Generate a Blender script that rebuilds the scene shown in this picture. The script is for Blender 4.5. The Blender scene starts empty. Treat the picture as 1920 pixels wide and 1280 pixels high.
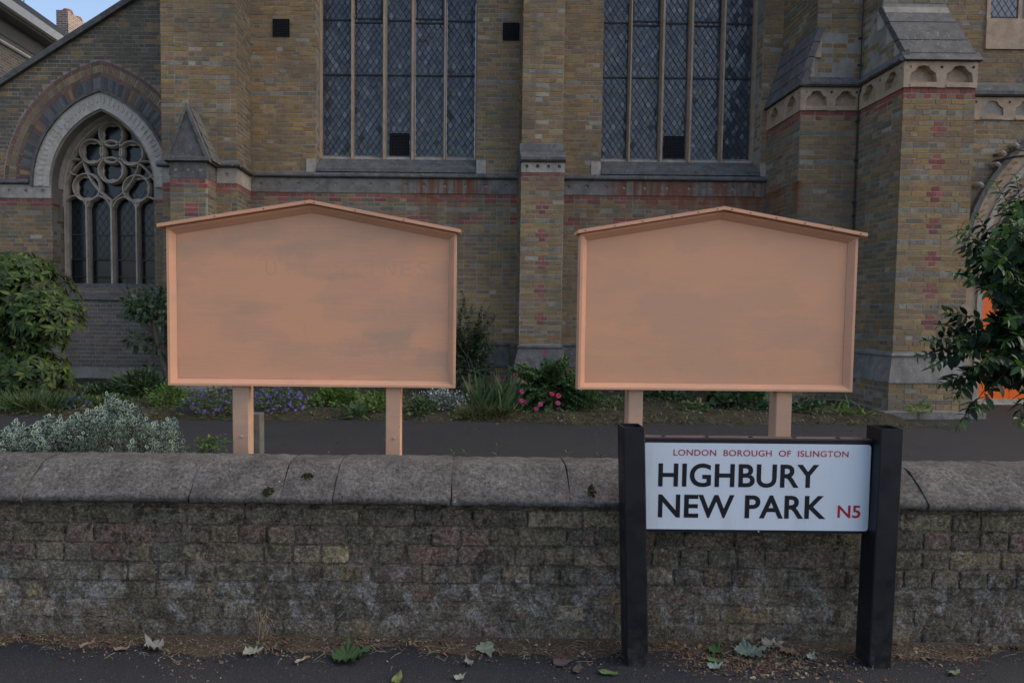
import bpy, math, random
import numpy as np
from mathutils import Vector, Matrix
from mathutils.geometry import tessellate_polygon
random.seed(11); RNG = np.random.default_rng(7)
sc = bpy.context.scene
COL = sc.collection

# ------------------------------------------------------------------ camera, sky, sun, exposure
CAM_H, PITCH, ROLL, FPX, PCX, PCY = 1.27, math.radians(3.0), 0.0103, 1280.0, 870.0, 659.0
cam = bpy.data.cameras.new('camera'); cam_o = bpy.data.objects.new('camera', cam); COL.objects.link(cam_o)
cam.sensor_width = 36.0; cam.lens = 36.0 * FPX / 1920.0
cam.shift_x = (960 - PCX) / 1920.0; cam.shift_y = (PCY - 640) / 1920.0
cam.clip_start = 0.05; cam.clip_end = 2000
CAM_R = Matrix.Rotation(math.pi / 2 - PITCH, 3, 'X') @ Matrix.Rotation(ROLL, 3, 'Z')
cam_o.matrix_world = Matrix.Translation((0, 0, CAM_H)) @ CAM_R.to_4x4()
sc.camera = cam_o

SUN_EL, SUN_ROT = math.radians(42), math.radians(84)
wd = bpy.data.worlds.new('World'); sc.world = wd; wd.use_nodes = True
wn = wd.node_tree.nodes; wl = wd.node_tree.links
bg = wn['Background']; sky = wn.new('ShaderNodeTexSky'); sky.sky_type = 'NISHITA'; sky.sun_disc = False
sky.sun_elevation = SUN_EL; sky.sun_rotation = SUN_ROT; sky.air_density = 1.0; sky.dust_density = 3.2; sky.ozone_density = 0.6
wl.new(sky.outputs[0], bg.inputs[0]); bg.inputs[1].default_value = 0.15
sun = bpy.data.lights.new('sun', 'SUN'); sun.energy = 0.5; sun.angle = math.radians(120); sun.color = (1.0, 0.88, 0.74)
sun_o = bpy.data.objects.new('sun', sun); COL.objects.link(sun_o)
sd = Vector((math.sin(SUN_ROT) * math.cos(SUN_EL), math.cos(SUN_ROT) * math.cos(SUN_EL), math.sin(SUN_EL)))
sun_o.rotation_euler = sd.to_track_quat('Z', 'Y').to_euler(); sun_o.location = sd * 30 + Vector((0, 0, 10))
vs = sc.view_settings; vs.view_transform = 'Standard'; vs.look = 'None'; vs.exposure = 0.92; vs.gamma = 1; vs.use_curve_mapping = False
sc.cycles.use_denoising = True; sc.cycles.max_bounces = 6

# ------------------------------------------------------------------ helpers
def pix(x, y, Y):
    """world X, Z of the sight line through photo pixel (x, y) at distance Y"""
    d = CAM_R @ Vector(((x - PCX) / FPX, -(y - PCY) / FPX, -1)); t = Y / d.y
    return d.x * t, CAM_H + d.z * t
def gnd(x, y, z):
    d = CAM_R @ Vector(((x - PCX) / FPX, -(y - PCY) / FPX, -1)); t = (z - CAM_H) / d.z
    return d.x * t, d.y * t
def toscreen(p):
    d = CAM_R.transposed() @ (Vector(p) - Vector((0, 0, CAM_H)))
    return PCX + FPX * d.x / -d.z, PCY - FPX * d.y / -d.z
def rnd(a, b): return random.uniform(a, b)

class MB:
    def __init__(s): s.v = []; s.f = []; s.c = []
    def add(s, vs_, fs, col=(1, 1, 1)):
        n = len(s.v); s.v.extend(vs_); s.f.extend([[i + n for i in f] for f in fs]); s.c.extend([col] * len(vs_)); return s
    def box(s, x0, x1, y0, y1, z0, z1, col=(1, 1, 1)):
        return s.add([(x0, y0, z0), (x1, y0, z0), (x1, y1, z0), (x0, y1, z0), (x0, y0, z1), (x1, y0, z1), (x1, y1, z1), (x0, y1, z1)],
                     [(0, 1, 5, 4), (1, 2, 6, 5), (2, 3, 7, 6), (3, 0, 4, 7), (4, 5, 6, 7), (3, 2, 1, 0)], col)
    def build(s, name, m, parent=None, smooth=False, **kw):
        me = bpy.data.meshes.new(name); me.from_pydata(s.v, [], s.f)
        a = me.color_attributes.new('Col', 'FLOAT_COLOR', 'POINT')
        a.data.foreach_set('color', np.c_[np.array(s.c, dtype=np.float32).reshape(-1, 3), np.ones(len(s.c), np.float32)].ravel())
        if smooth: me.polygons.foreach_set('use_smooth', [True] * len(me.polygons))
        return link(name, me, m, parent, **kw)

def link(name, me, m, parent=None, label=None, cat=None, group=None, kind=None):
    o = bpy.data.objects.new(name, me); COL.objects.link(o)
    if m is not None and me is not None:
        if len(me.materials) == 0: me.materials.append(m)
    if parent is not None: setparent(o, parent)
    tag(o, label, cat, group, kind); return o
def origin_of(o):
    v = Vector(o.location); p = o.parent
    return v
def setparent(o, parent):
    o.parent = parent
    if parent.type == 'EMPTY': o.matrix_parent_inverse = Matrix.Translation(-Vector(parent.location))
def tag(o, label=None, cat=None, group=None, kind=None):
    if label: o['label'] = label
    if cat: o['category'] = cat
    if group: o['group'] = group
    if kind: o['kind'] = kind
    return o
def thing(name, loc, label, cat, group=None):
    o = bpy.data.objects.new(name, None); COL.objects.link(o); o.location = loc; o.empty_display_size = 0.1
    return tag(o, label, cat, group)

def prism(mb, prof, axis, a, b, col=(1, 1, 1), caps=True):
    """profile of 2-D points swept along an axis. axis 'x': points (y,z); 'y': points (x,z); 'z': points (x,y)"""
    def mk(t, p):
        return (t, p[0], p[1]) if axis == 'x' else (p[0], t, p[1]) if axis == 'y' else (p[0], p[1], t)
    n = len(prof); vv = [mk(a, p) for p in prof] + [mk(b, p) for p in prof]
    ff = [(i, (i + 1) % n, n + (i + 1) % n, n + i) for i in range(n)]
    if caps: ff += [tuple(range(n))[::-1], tuple(range(n, 2 * n))]
    mb.add(vv, ff, col); return mb
def plate(mb, outer, holes, y0, depth, backs=True, col=(1, 1, 1), outer_sides=True):
    """flat plate in the XZ plane facing -Y with holes that go back by depth"""
    loops = [outer] + holes; tri = tessellate_polygon([[Vector((p[0], p[1], 0)) for p in l] for l in loops])
    flat = [p for l in loops for p in l]; base = len(mb.v)
    mb.add([(p[0], y0, p[1]) for p in flat], [tuple(t) for t in tri], col)
    for j, l in enumerate(loops):
        if j == 0 and not outer_sides: continue
        n = len(l)
        mb.add([(p[0], y0, p[1]) for p in l] + [(p[0], y0 + depth, p[1]) for p in l], [(i, (i + 1) % n, n + (i + 1) % n, n + i) for i in range(n)], col)
        if j and backs: mb.add([(p[0], y0 + depth, p[1]) for p in l], [tuple(range(n))], col)
    return mb
def circle(cx, cz, r, n=18, a0=0, a1=2 * math.pi, closed=True):
    m = n if closed else n + 1
    return [(cx + r * math.cos(a0 + (a1 - a0) * i / n), cz + r * math.sin(a0 + (a1 - a0) * i / n)) for i in range(m)]
def ribbon(mb, pts, w, y0, depth, closed=False, ch=0.35, col=(1, 1, 1)):
    """chamfered bar following a polyline in the XZ plane"""
    n = len(pts); rings = []
    for i in range(n):
        a = Vector(pts[(i - 1) % n] if (closed or i) else pts[0]); b = Vector(pts[(i + 1) % n] if (closed or i < n - 1) else pts[-1])
        t = (b - a).normalized(); nn = Vector((-t.y, t.x)); p = Vector(pts[i])
        ring = []
        for s, yy in ((-.5, y0 + depth), (-.5, y0 + depth * .45), (-.5 * ch, y0), (.5 * ch, y0), (.5, y0 + depth * .45), (.5, y0 + depth)):
            q = p + nn * (s * w); ring.append((q.x, yy, q.y))
        rings.append(ring)
    vv = [p for r in rings for p in r]; ff = []
    for i in range(n if closed else n - 1):
        j = (i + 1) % n
        for k in range(5): ff.append((i * 6 + k, i * 6 + k + 1, j * 6 + k + 1, j * 6 + k))
    if not closed: ff += [tuple(range(6))[::-1], tuple((n - 1) * 6 + k for k in range(6))]
    return mb.add(vv, ff, col)
def tube(mb, pts, r0, r1=None, seg=6, col=(1, 1, 1)):
    r1 = r0 if r1 is None else r1; n = len(pts); vv = []; ff = []
    for i, p in enumerate(pts):
        p = Vector(p); a = Vector(pts[max(i - 1, 0)]); b = Vector(pts[min(i + 1, n - 1)]); t = (b - a)
        if t.length < 1e-9: t = Vector((0, 0, 1))
        t.normalize(); u = t.orthogonal().normalized() if i == 0 else (u - t * u.dot(t)).normalized(); w = t.cross(u)
        r = r0 + (r1 - r0) * i / max(n - 1, 1)
        vv += [tuple(p + (u * math.cos(2 * math.pi * k / seg) + w * math.sin(2 * math.pi * k / seg)) * r) for k in range(seg)]
    for i in range(n - 1):
        for k in range(seg): ff.append((i * seg + k, i * seg + (k + 1) % seg, (i + 1) * seg + (k + 1) % seg, (i + 1) * seg + k))
    ff += [tuple(range(seg))[::-1], tuple((n - 1) * seg + k for k in range(seg))]
    return mb.add(vv, ff, col)

# ------------------------------------------------------------------ materials
class NT:
    def __init__(s, name):
        s.m = bpy.data.materials.new(name); s.m.use_nodes = True; s.t = s.m.node_tree; s.b = s.t.nodes['Principled BSDF']; s.out = s.t.nodes['Material Output']
    def n(s, typ, ins=None, **props):
        nd = s.t.nodes.new('ShaderNode' + typ)
        for k, v in props.items(): setattr(nd, k, v)
        for k, v in (ins or {}).items(): s.set(nd.inputs[k], v)
        return nd
    def set(s, sock, v):
        if hasattr(v, 'is_output') or isinstance(v, bpy.types.NodeSocket): s.t.links.new(v, sock)
        elif isinstance(v, (tuple, list)) and sock.type == 'RGBA' and len(v) == 3: sock.default_value = (*v, 1)
        else: sock.default_value = v
    def coord(s, kind='Object', scale=(1, 1, 1)):
        tc = s.n('TexCoord'); mp = s.n('Mapping', {'Vector': tc.outputs[kind], 'Scale': scale}); return mp.outputs[0]
    def noise(s, vec, scale, detail=4, rough=.6, dist=0):
        return s.n('TexNoise', {'Vector': vec, 'Scale': scale, 'Detail': detail, 'Roughness': rough, 'Distortion': dist}).outputs[0]
    def vor(s, vec, scale, out=0, **p): return s.n('TexVoronoi', {'Vector': vec, 'Scale': scale}, **p).outputs[out]
    def ramp(s, fac, stops, interp='LINEAR'):
        r = s.n('ValToRGB', {'Fac': fac}); cr = r.color_ramp; cr.interpolation = interp
        while len(cr.elements) < len(stops): cr.elements.new(.5)
        for e, (p, c) in zip(cr.elements, stops): e.position = p; e.color = (c, c, c, 1) if isinstance(c, (int, float)) else (*c, 1)
        return r.outputs[0]
    def mix(s, fac, a, b, mode='MIX'):
        m = s.n('Mix', data_type='RGBA', blend_type=mode); s.set(m.inputs[0], fac); s.set(m.inputs[6], a); s.set(m.inputs[7], b); return m.outputs[2]
    def math(s, op, a, b=0.0, clamp=False):
        m = s.n('Math', operation=op, use_clamp=clamp); s.set(m.inputs[0], a); s.set(m.inputs[1], b); return m.outputs[0]
    def attr(s, name='Col'): return s.n('Attribute', attribute_name=name).outputs['Color']
    def bump(s, h, strength=.3, dist=.01): s.set(s.b.inputs['Normal'], s.n('Bump', {'Height': h, 'Strength': strength, 'Distance': dist}).outputs[0])
    def done(s, col, rough=.85, spec=.3, **kw):
        s.set(s.b.inputs['Base Color'], col); s.set(s.b.inputs['Roughness'], rough); s.set(s.b.inputs['Specular IOR Level'], spec)
        for k, v in kw.items(): s.set(s.b.inputs[k], v)
        return s.m

def church_grime(t, c, v):
    """soot, algae and drip streaks that run over bricks and joints alike"""
    n2 = t.noise(v, .9, 6, .62); n4 = t.noise(t.coord(scale=(1, 1, .2)), 3.0, 5, .65); n5 = t.noise(v, 5, 6, .7)
    c = t.mix(t.ramp(n2, [(.42, 0), (.74, .62)]), c, (.12, .102, .08))
    c = t.mix(t.ramp(n4, [(.54, 0), (.74, .5)]), c, (.12, .105, .085))
    c = t.mix(t.ramp(n5, [(.50, 0), (.72, .45)]), c, (.15, .128, .098))
    xyz = t.n('SeparateXYZ', {'Vector': t.n('TexCoord').outputs['Object']}); x, z = xyz.outputs[0], xyz.outputs[2]
    zone = t.math('MAXIMUM', t.ramp(t.n('MapRange', {'Value': x, 'From Min': -1.6, 'From Max': .4}).outputs[0], [(.3, 0), (.5, .9), (.7, .4), (1, .1)]), t.ramp(t.n('MapRange', {'Value': x, 'From Min': 2.3, 'From Max': 5.3}).outputs[0], [(0, 0), (.25, .6), (.6, .9), (.97, 1), (1, 0)]))
    fall = t.ramp(t.n('MapRange', {'Value': z, 'From Min': 2.6, 'From Max': 3.45}).outputs[0], [(0, 0), (.6, .45), (.97, 1), (1, .0)])
    c = t.mix(t.math('MULTIPLY', t.math('MULTIPLY', zone, fall), t.ramp(t.noise(t.coord(scale=(4, 1, .3)), 2.2, 5, .7), [(.34, 0), (.55, 1)])), c, (.20, .07, .035))
    spots = t.math('MULTIPLY', t.ramp(t.n('MapRange', {'Value': z, 'From Min': 3.8, 'From Max': 6.5}).outputs[0], [(0, .4), (.3, 1), (.8, .8), (1, .2)]), t.ramp(t.noise(t.coord(scale=(1, 1, .6)), 4.5, 6, .8), [(.63, 0), (.69, .75)]))
    c = t.mix(spots, c, (.13, .065, .04))
    return t.mix(t.ramp(t.noise(v, 11, 5, .7), [(.68, 0), (.74, .35)]), c, (.33, .30, .25))
def m_church_brick():
    t = NT('church_brick'); v = t.coord(); c = t.attr(); n1 = t.noise(v, 30, 5, .72); n3 = t.noise(v, 140, 2)
    c = t.mix(1, c, t.ramp(n1, [(.25, .62), (.72, 1.25)]), 'MULTIPLY')
    c = t.mix(t.ramp(t.noise(v, 46, 4, .7), [(.56, 0), (.68, .55)]), c, (.19, .165, .125))
    c = church_grime(t, c, v)
    t.bump(t.math('ADD', n1, t.math('MULTIPLY', n3, .5)), .6, .007); return t.done(c, .93, .12)
def m_church_mortar():
    t = NT('church_mortar'); v = t.coord(); n = t.noise(v, 9, 5, .7)
    c = church_grime(t, t.ramp(n, [(.3, (.27, .24, .20)), (.7, (.38, .34, .285))]), v)
    t.bump(t.noise(v, 90, 3), .4, .004); return t.done(c, .95, .1)
def m_stone(name, a, b, dirt, lich=0.0, streak=.4):
    t = NT(name); v = t.coord(); n = t.noise(v, 7, 6, .65); n2 = t.noise(t.coord(scale=(1, 1, .25)), 4, 4, .6); n3 = t.noise(v, 60, 3, .7)
    c = t.ramp(n, [(.3, a), (.7, b)]); c = t.mix(t.ramp(n2, [(.5, 0), (.75, streak)]), c, dirt)
    c = t.mix(1, c, t.ramp(n3, [(.3, .78), (.7, 1.15)]), 'MULTIPLY')
    if lich: c = t.mix(t.ramp(t.noise(v, 22, 4, .75), [(.60, 0), (.66, lich)]), c, (.42, .42, .38)); c = t.mix(t.ramp(t.noise(v, 13, 5, .8), [(.60, 0), (.68, lich)]), c, (.03, .03, .022))
    t.bump(t.math('ADD', n, n3), .5, .008); return t.done(c, .9, .2)
def m_rust_stone():
    t = NT('frieze_stone'); v = t.coord(); n = t.noise(v, 6, 5, .65); s = t.noise(t.coord(scale=(5, 1, .25)), 2.6, 4, .65)
    c = t.ramp(n, [(.3, (.12, .11, .10)), (.7, (.27, .24, .205))])
    x = t.n('SeparateXYZ', {'Vector': t.n('TexCoord').outputs['Object']}).outputs[0]
    zone = t.math('MAXIMUM', t.ramp(t.n('MapRange', {'Value': x, 'From Min': -1.8, 'From Max': .6}).outputs[0], [(.2, 0), (.45, 1), (.85, 1), (1, 0)]),
                  t.ramp(t.n('MapRange', {'Value': x, 'From Min': 2.3, 'From Max': 5.4}).outputs[0], [(0, 0), (.15, 1), (.8, .8), (1, 1)]))
    c = t.mix(t.math('MULTIPLY', t.ramp(s, [(.42, 0), (.56, .95)]), zone), c, (.19, .068, .034))
    c = t.mix(t.ramp(t.noise(v, 9, 5, .7), [(.62, 0), (.7, .7)]), c, (.34, .31, .27))
    t.bump(n, .4, .006); return t.done(c, .9, .2)
def m_flat(name, col, rough=.6, spec=.4, var=.15, sc_=12, bump=0, **kw):
    t = NT(name); v = t.coord(); n = t.noise(v, sc_, 5, .65)
    c = t.mix(1, col, t.ramp(n, [(.25, 1 - var), (.75, 1 + var)]), 'MULTIPLY')
    if bump: t.bump(n, bump, .004)
    return t.done(c, rough, spec, **kw)
def wall_grime(t, c, v):
    """century of street dirt: soot crust, spalls, algae, salts and bird lime, continuous over brick and joint"""
    z = t.n('SeparateXYZ', {'Vector': t.n('TexCoord').outputs['Object']}).outputs[2]
    up = t.n('MapRange', {'Value': z, 'From Min': 0, 'From Max': .5}).outputs[0]
    c = t.mix(t.math('MULTIPLY', t.ramp(t.noise(v, 7, 9, .78, .5), [(.42, 0), (.58, .85)]), t.ramp(up, [(0, 1), (.55, 1), (.75, .5), (1, .6)])), c, (.08, .071, .057))
    c = t.mix(t.math('MULTIPLY', t.ramp(t.noise(v, 19, 8, .82, .4), [(.50, 0), (.57, .92)]), t.ramp(up, [(0, .6), (.6, .75), (.85, 1), (1, 1)])), c, (.036, .028, .02))
    c = t.mix(t.math('MULTIPLY', t.ramp(t.noise(v, 14, 8, .84), [(.57, 0), (.62, .85)]), t.ramp(up, [(.6, .12), (.8, .55), (.95, 1)])), c, (.33, .255, .165))
    c = t.mix(t.ramp(t.noise(v, 3.2, 4, .6), [(.56, 0), (.72, .45)]), c, (.095, .088, .05))
    c = t.mix(t.ramp(t.noise(v, 10, 9, .8, 1.0), [(.54, 0), (.60, .75)]), c, (.175, .15, .118))
    low = t.ramp(up, [(.0, .4), (.15, 1), (.40, .85), (.62, .2), (1, .08)])
    c = t.mix(t.math('MULTIPLY', low, t.ramp(t.noise(v, 9, 10, .84, .8), [(.50, 0), (.59, .85)])), c, (.31, .30, .285))
    c = t.mix(1, c, t.ramp(t.noise(v, 85, 5, .8), [(.34, .32), (.52, .95), (.68, 1.9)]), 'MULTIPLY')
    c = t.mix(t.ramp(t.vor(v, 55), [(.06, .85), (.10, 0)]), c, (.022, .019, .015))
    return t.mix(t.ramp(t.noise(v, 36, 4, .7), [(.675, 0), (.70, .9)]), c, (.42, .41, .38))
def m_wall_brick():
    t = NT('wall_brick'); v = t.coord(); c = t.attr(); n1 = t.noise(v, 26, 6, .75); n3 = t.noise(v, 110, 3, .7)
    c = t.mix(1, c, t.ramp(t.noise(v, 60, 6, .8), [(.32, .42), (.70, 1.55)]), 'MULTIPLY')
    c = t.mix(t.ramp(t.noise(v, 17, 7, .82), [(.58, 0), (.63, .7)]), c, (.27, .20, .135))
    c = wall_grime(t, c, v)
    t.bump(t.math('ADD', t.math('MULTIPLY', t.noise(v, 75, 5, .8), 1.2), n3), .8, .004); return t.done(c, .94, .12)
def m_wall_mortar():
    t = NT('wall_mortar'); v = t.coord(); n1 = t.noise(v, 20, 6, .75); n3 = t.noise(v, 150, 3, .7)
    c = wall_grime(t, t.ramp(n1, [(.3, (.14, .115, .085)), (.7, (.25, .205, .155))]), v)
    t.bump(t.math('ADD', n1, n3), .9, .008); return t.done(c, .95, .1)
def m_coping():
    t = NT('coping_stone'); v = t.coord(); n1 = t.noise(v, 7, 8, .74); n2 = t.noise(v, 70, 5, .8); a = t.attr()
    c = t.ramp(n1, [(.30, (.068, .063, .058)), (.5, (.122, .112, .103)), (.72, (.19, .176, .162))]); c = t.mix(1, c, a, 'MULTIPLY')
    c = t.mix(1, c, t.ramp(n2, [(.32, .30), (.70, 1.75)]), 'MULTIPLY')
    c = t.mix(t.ramp(t.noise(v, 4, 5, .65), [(.52, 0), (.72, .6)]), c, (.07, .064, .058))
    c = t.mix(t.ramp(t.noise(v, 24, 7, .85), [(.57, 0), (.66, .55)]), c, (.29, .275, .27))
    c = t.mix(t.ramp(t.noise(v, 13, 8, .85), [(.61, 0), (.67, .85)]), c, (.026, .024, .017))
    c = t.mix(t.ramp(t.noise(v, 52, 3, .6), [(.70, 0), (.73, .8)]), c, (.45, .45, .44))
    c = t.mix(t.ramp(t.noise(v, 6, 4, .6), [(.68, 0), (.72, .6)]), c, (.20, .135, .07))
    t.bump(t.math('ADD', n1, t.math('MULTIPLY', n2, 1.4)), 1.0, .01); return t.done(c, .94, .15)
def m_paint(name, a, b, seed, lo=.3, hi=.8, patch=1.0, wear=.5):
    """brushed paint: overlapping short horizontal roller strokes in two coats, fine bristle marks, small chips and drips"""
    t = NT(name); tc = t.n('TexCoord')
    def mp(loc, sc_): return t.n('Mapping', {'Vector': tc.outputs['Object'], 'Location': loc, 'Scale': sc_}).outputs[0]
    n0 = t.noise(mp((seed, 0, seed), (1, 1, 1)), 9, 4, .6)
    def cells(sx, sz, off):
        w = t.n('VectorMath', {0: mp((seed + off, seed * 1.7, seed * .6 + off), (sx, 1, sz)), 1: t.n('CombineXYZ', {0: t.math('MULTIPLY', n0, .7), 1: 0.0, 2: t.math('MULTIPLY', n0, .9)}).outputs[0]}, operation='ADD').outputs[0]
        return t.n('SeparateColor', {'Color': t.n('TexVoronoi', {'Vector': w, 'Scale': 1.0, 'Smoothness': .45, 'Randomness': 1.0}, feature='SMOOTH_F1', distance='CHEBYCHEV').outputs['Color']}).outputs[0]
    br = t.noise(mp((seed, 0, 3), (.6, 1, 14)), 8, 5, .7); fn = t.noise(mp((seed, 0, 3), (.30, 1, 15)), 45, 4, .75)
    f = t.math('ADD', t.math('ADD', t.math('MULTIPLY', cells(3.4, 9.5, 0), .34), t.math('MULTIPLY', cells(2.2, 5.0, 4.3), .34)), t.math('MULTIPLY', br, .34))
    c = t.mix(t.ramp(f, [(lo, 0), (hi, 1)]), a, b)
    c = t.mix(1, c, t.ramp(fn, [(.25, .94), (.75, 1.05)]), 'MULTIPLY')
    c = t.mix(t.ramp(t.noise(t.coord(scale=(1, 1, .35)), 16, 5, .7), [(.62, 0), (.74, .22 * wear)]), c, (.20, .16, .13))
    c = t.mix(t.ramp(t.noise(t.coord(), 46, 3, .6), [(.73, 0), (.76, .7 * wear)]), c, (.19, .12, .09))
    t.bump(fn, .3, .0015); return t.done(c, .62, .3)
def m_asphalt(name, base=.06, dust=(.11, .10, .09), tint=(1, 1, 1.06)):
    t = NT(name); v = t.coord(); n = t.noise(v, 1.6, 4, .6); g = t.vor(v, 210, 0); s = t.noise(v, 320, 2, .6); cr = t.vor(v, 330, 1)
    lo = tuple(base * .62 * k for k in tint); hi = tuple(base * 1.5 * k for k in tint)
    c = t.ramp(s, [(.3, lo), (.72, hi)])
    c = t.mix(t.ramp(cr, [(.80, 0), (.93, .55)]), c, (.17, .165, .16))
    c = t.mix(t.ramp(n, [(.42, 0), (.72, .5)]), c, dust); c = t.mix(t.ramp(t.noise(v, 5, 7, .75), [(.56, 0), (.66, .4)]), c, tuple(k * .45 for k in lo)); c = t.mix(t.ramp(t.noise(v, 55, 3, .6), [(.70, 0), (.74, .6)]), c, (.16, .15, .13))
    t.bump(t.math('ADD', g, s), .7, .005); return t.done(c, .85, .3)
def m_leaf(name, stops, rough=.45, spec=.45, trans=.25, back=None, vary=1.0):
    t = NT(name); a = t.n('SeparateColor', {'Color': t.attr()}).outputs[0]
    r = t.math('FRACT', t.math('ADD', a, t.n('ObjectInfo').outputs['Random']))
    c = t.ramp(r, stops); n = t.noise(t.coord('Object'), 14, 3, .6)
    c = t.mix(1, c, t.ramp(n, [(.3, .8), (.7, 1.2)]), 'MULTIPLY')
    t.done(c, rough, spec)
    tr = t.n('BsdfTranslucent', {'Color': t.mix(1, c, (1.1, 1.25, .6), 'MULTIPLY')}); mx = t.n('MixShader', {0: trans, 1: t.b.outputs[0], 2: tr.outputs[0]})
    t.t.links.new(mx.outputs[0], t.out.inputs[0]); return t.m
def m_variegated():
    t = NT('variegated_leaf'); g = t.n('SeparateColor', {'Color': t.attr()}); edge = g.outputs[1]; r = g.outputs[0]
    n = t.noise(t.coord(), 60, 2)
    grn = t.ramp(r, [(0, (.018, .042, .018)), (1, (.04, .085, .04))]); e = t.math('ADD', edge, t.math('MULTIPLY', t.math('SUBTRACT', n, .5), .5))
    c = t.mix(t.ramp(e, [(.66, 0), (.80, 1)]), grn, (.33, .38, .31)); return t.done(c, .5, .4)
def m_glass():
    t = NT('leaded_pane'); g = t.n('SeparateColor', {'Color': t.attr()}).outputs[0]
    r = t.math('FRACT', t.math('ADD', g, t.n('ObjectInfo').outputs['Random']))
    v = t.coord(); n = t.noise(v, 9, 3)
    c = t.ramp(r, [(0, (.05, .058, .072)), (.6, (.085, .096, .118)), (.88, (.115, .128, .15)), (1, (.24, .25, .275))])  # lighter and darker pane colours stand in for patchy reflections
    t.bump(n, .35, .01); return t.done(c, .12, .85)
def m_sign():
    t = NT('sign_white'); v = t.coord(); c = t.mix(t.ramp(t.noise(t.coord(scale=(1, 1, .25)), 14, 5, .7), [(.5, 0), (.78, .35)]), (.65, .69, .74), (.46, .47, .47))
    c = t.mix(t.ramp(t.noise(v, 70, 3, .6), [(.72, 0), (.76, .5)]), c, (.25, .24, .22)); return t.done(c, .35, .5)
def m_scuffed():
    t = NT('black_powder_coat'); v = t.coord(); z = t.n('SeparateXYZ', {'Vector': t.n('TexCoord').outputs['Object']}).outputs[2]
    c = t.mix(t.ramp(t.noise(t.coord(scale=(1, 1, .3)), 30, 6, .75), [(.52, 0), (.75, .5)]), (.006, .0065, .0095), (.016, .016, .018))
    splash = t.math('MULTIPLY', t.ramp(t.n('MapRange', {'Value': z, 'From Min': -.03, 'From Max': .3}).outputs[0], [(0, 1), (.3, .35), (1, 0)]), t.ramp(t.noise(v, 40, 5, .75), [(.42, 0), (.62, .8)]))
    c = t.mix(splash, c, (.055, .05, .043)); c = t.mix(t.ramp(t.noise(v, 90, 3, .6), [(.73, 0), (.76, .7)]), c, (.10, .10, .10))
    return t.done(c, t.ramp(t.noise(v, 12, 4), [(.3, .34), (.7, .6)]), .45)
M = dict(
    brick=m_church_brick(), mortar=m_church_mortar(), frieze=m_rust_stone(),
    tan=m_stone('tan_stone', (.35, .245, .165), (.52, .385, .275), (.21, .15, .11), 0, .4),
    grey=m_stone('weathered_grey_stone', (.085, .08, .075), (.175, .165, .155), (.05, .045, .04), .5),
    pale=m_stone('pale_stone', (.30, .26, .215), (.50, .44, .375), (.15, .125, .10), 0, .5),
    tracery=m_stone('tracery_stone', (.36, .30, .235), (.56, .475, .38), (.2, .16, .125), 0, .4),
    arch=m_stone('arch_pale_stone', (.40, .35, .29), (.62, .55, .47), (.22, .185, .15), 0, .45), mid=m_stone('plinth_stone', (.17, .15, .13), (.29, .26, .23), (.09, .078, .065), .4, .6),
    lead=m_flat('lead_came', (.018, .018, .02), .6, .4), glass=m_glass(),
    darkglass=m_flat('dark_leaded_glass', (.014, .016, .020), .16, .45, .3, 5), black_void=m_flat('open_hopper', (.004, .004, .005), .9, .1),
    grille=m_flat('iron_grille', (.02, .02, .022), .7, .3), guard=m_flat('wire_guard', (.05, .052, .058), .6, .4),
    cable=m_flat('conductor_metal', (.045, .03, .028), .6, .4),
    wallbrick=m_wall_brick(), wallmortar=m_wall_mortar(), coping=m_coping(),
    paint_l=m_paint('salmon_paint_patchy', (.76, .368, .21), (.53, .318, .205), 3.0, .34, .72, 1, .6), paint_r=m_paint('salmon_paint', (.74, .368, .208), (.64, .345, .207), 9.0, .34, .74, 1, .4),
    frame=m_paint('salmon_frame_paint', (.75, .38, .225), (.62, .34, .21), 5.0, .35, .8, .5, .8), post=m_paint('salmon_post_paint', (.66, .37, .235), (.47, .315, .22), 7.0, .35, .75, .5, 1.0),
    steel=m_scuffed(), sign_black=m_flat('sign_black', (.006, .007, .012), .4, .5), sign_white=m_sign(),
    sign_red=m_flat('sign_red', (.42, .012, .03), .4, .5), bolt=m_flat('painted_bolt', (.45, .32, .26), .5, .4),
    capply=m_flat('sign_backing_edge', (.085, .06, .055), .8, .2, .3, 20),
    pavement=m_asphalt('pavement_asphalt', .024, (.045, .042, .041), (.94, .98, 1.14)), path=m_asphalt('path_asphalt', .023, (.036, .033, .031), (1, 1, 1.06)), soil=m_flat('bed_soil', (.05, .04, .028), .95, .1, .5, 30, .6),
    ground=m_flat('garden_ground', (.055, .05, .035), .95, .1, .4, 2),
    bark=m_flat('bark', (.12, .10, .08), .9, .2, .4, 30, .5), twig=m_flat('green_twig', (.07, .08, .035), .8, .2, .3, 30),
    orange=m_flat('orange_door_paint', (.86, .135, .004), .35, .5, .04, 3),
    litter=None)

# ------------------------------------------------------------------ ground
PZ, CZG = -0.03, -0.10                     # pavement level, church yard level
WY0, WY1 = 2.67, 3.01                      # boundary wall front and back
mb = MB(); mb.add([(-400, -400, -.2), (400, -400, -.2), (400, 400, -.2), (-400, 400, -.2)], [(0, 1, 2, 3)]); mb.build('ground', M['ground'], kind='structure')
mb = MB(); mb.box(-30, 30, -3.2, WY0 + .1, -.25, PZ); mb.build('pavement', M['pavement'], kind='structure')
mb = MB(); mb.box(-30, 30, -12, -3.205, -.3, PZ - .12); mb.build('road', M['path'], kind='structure')
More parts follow.
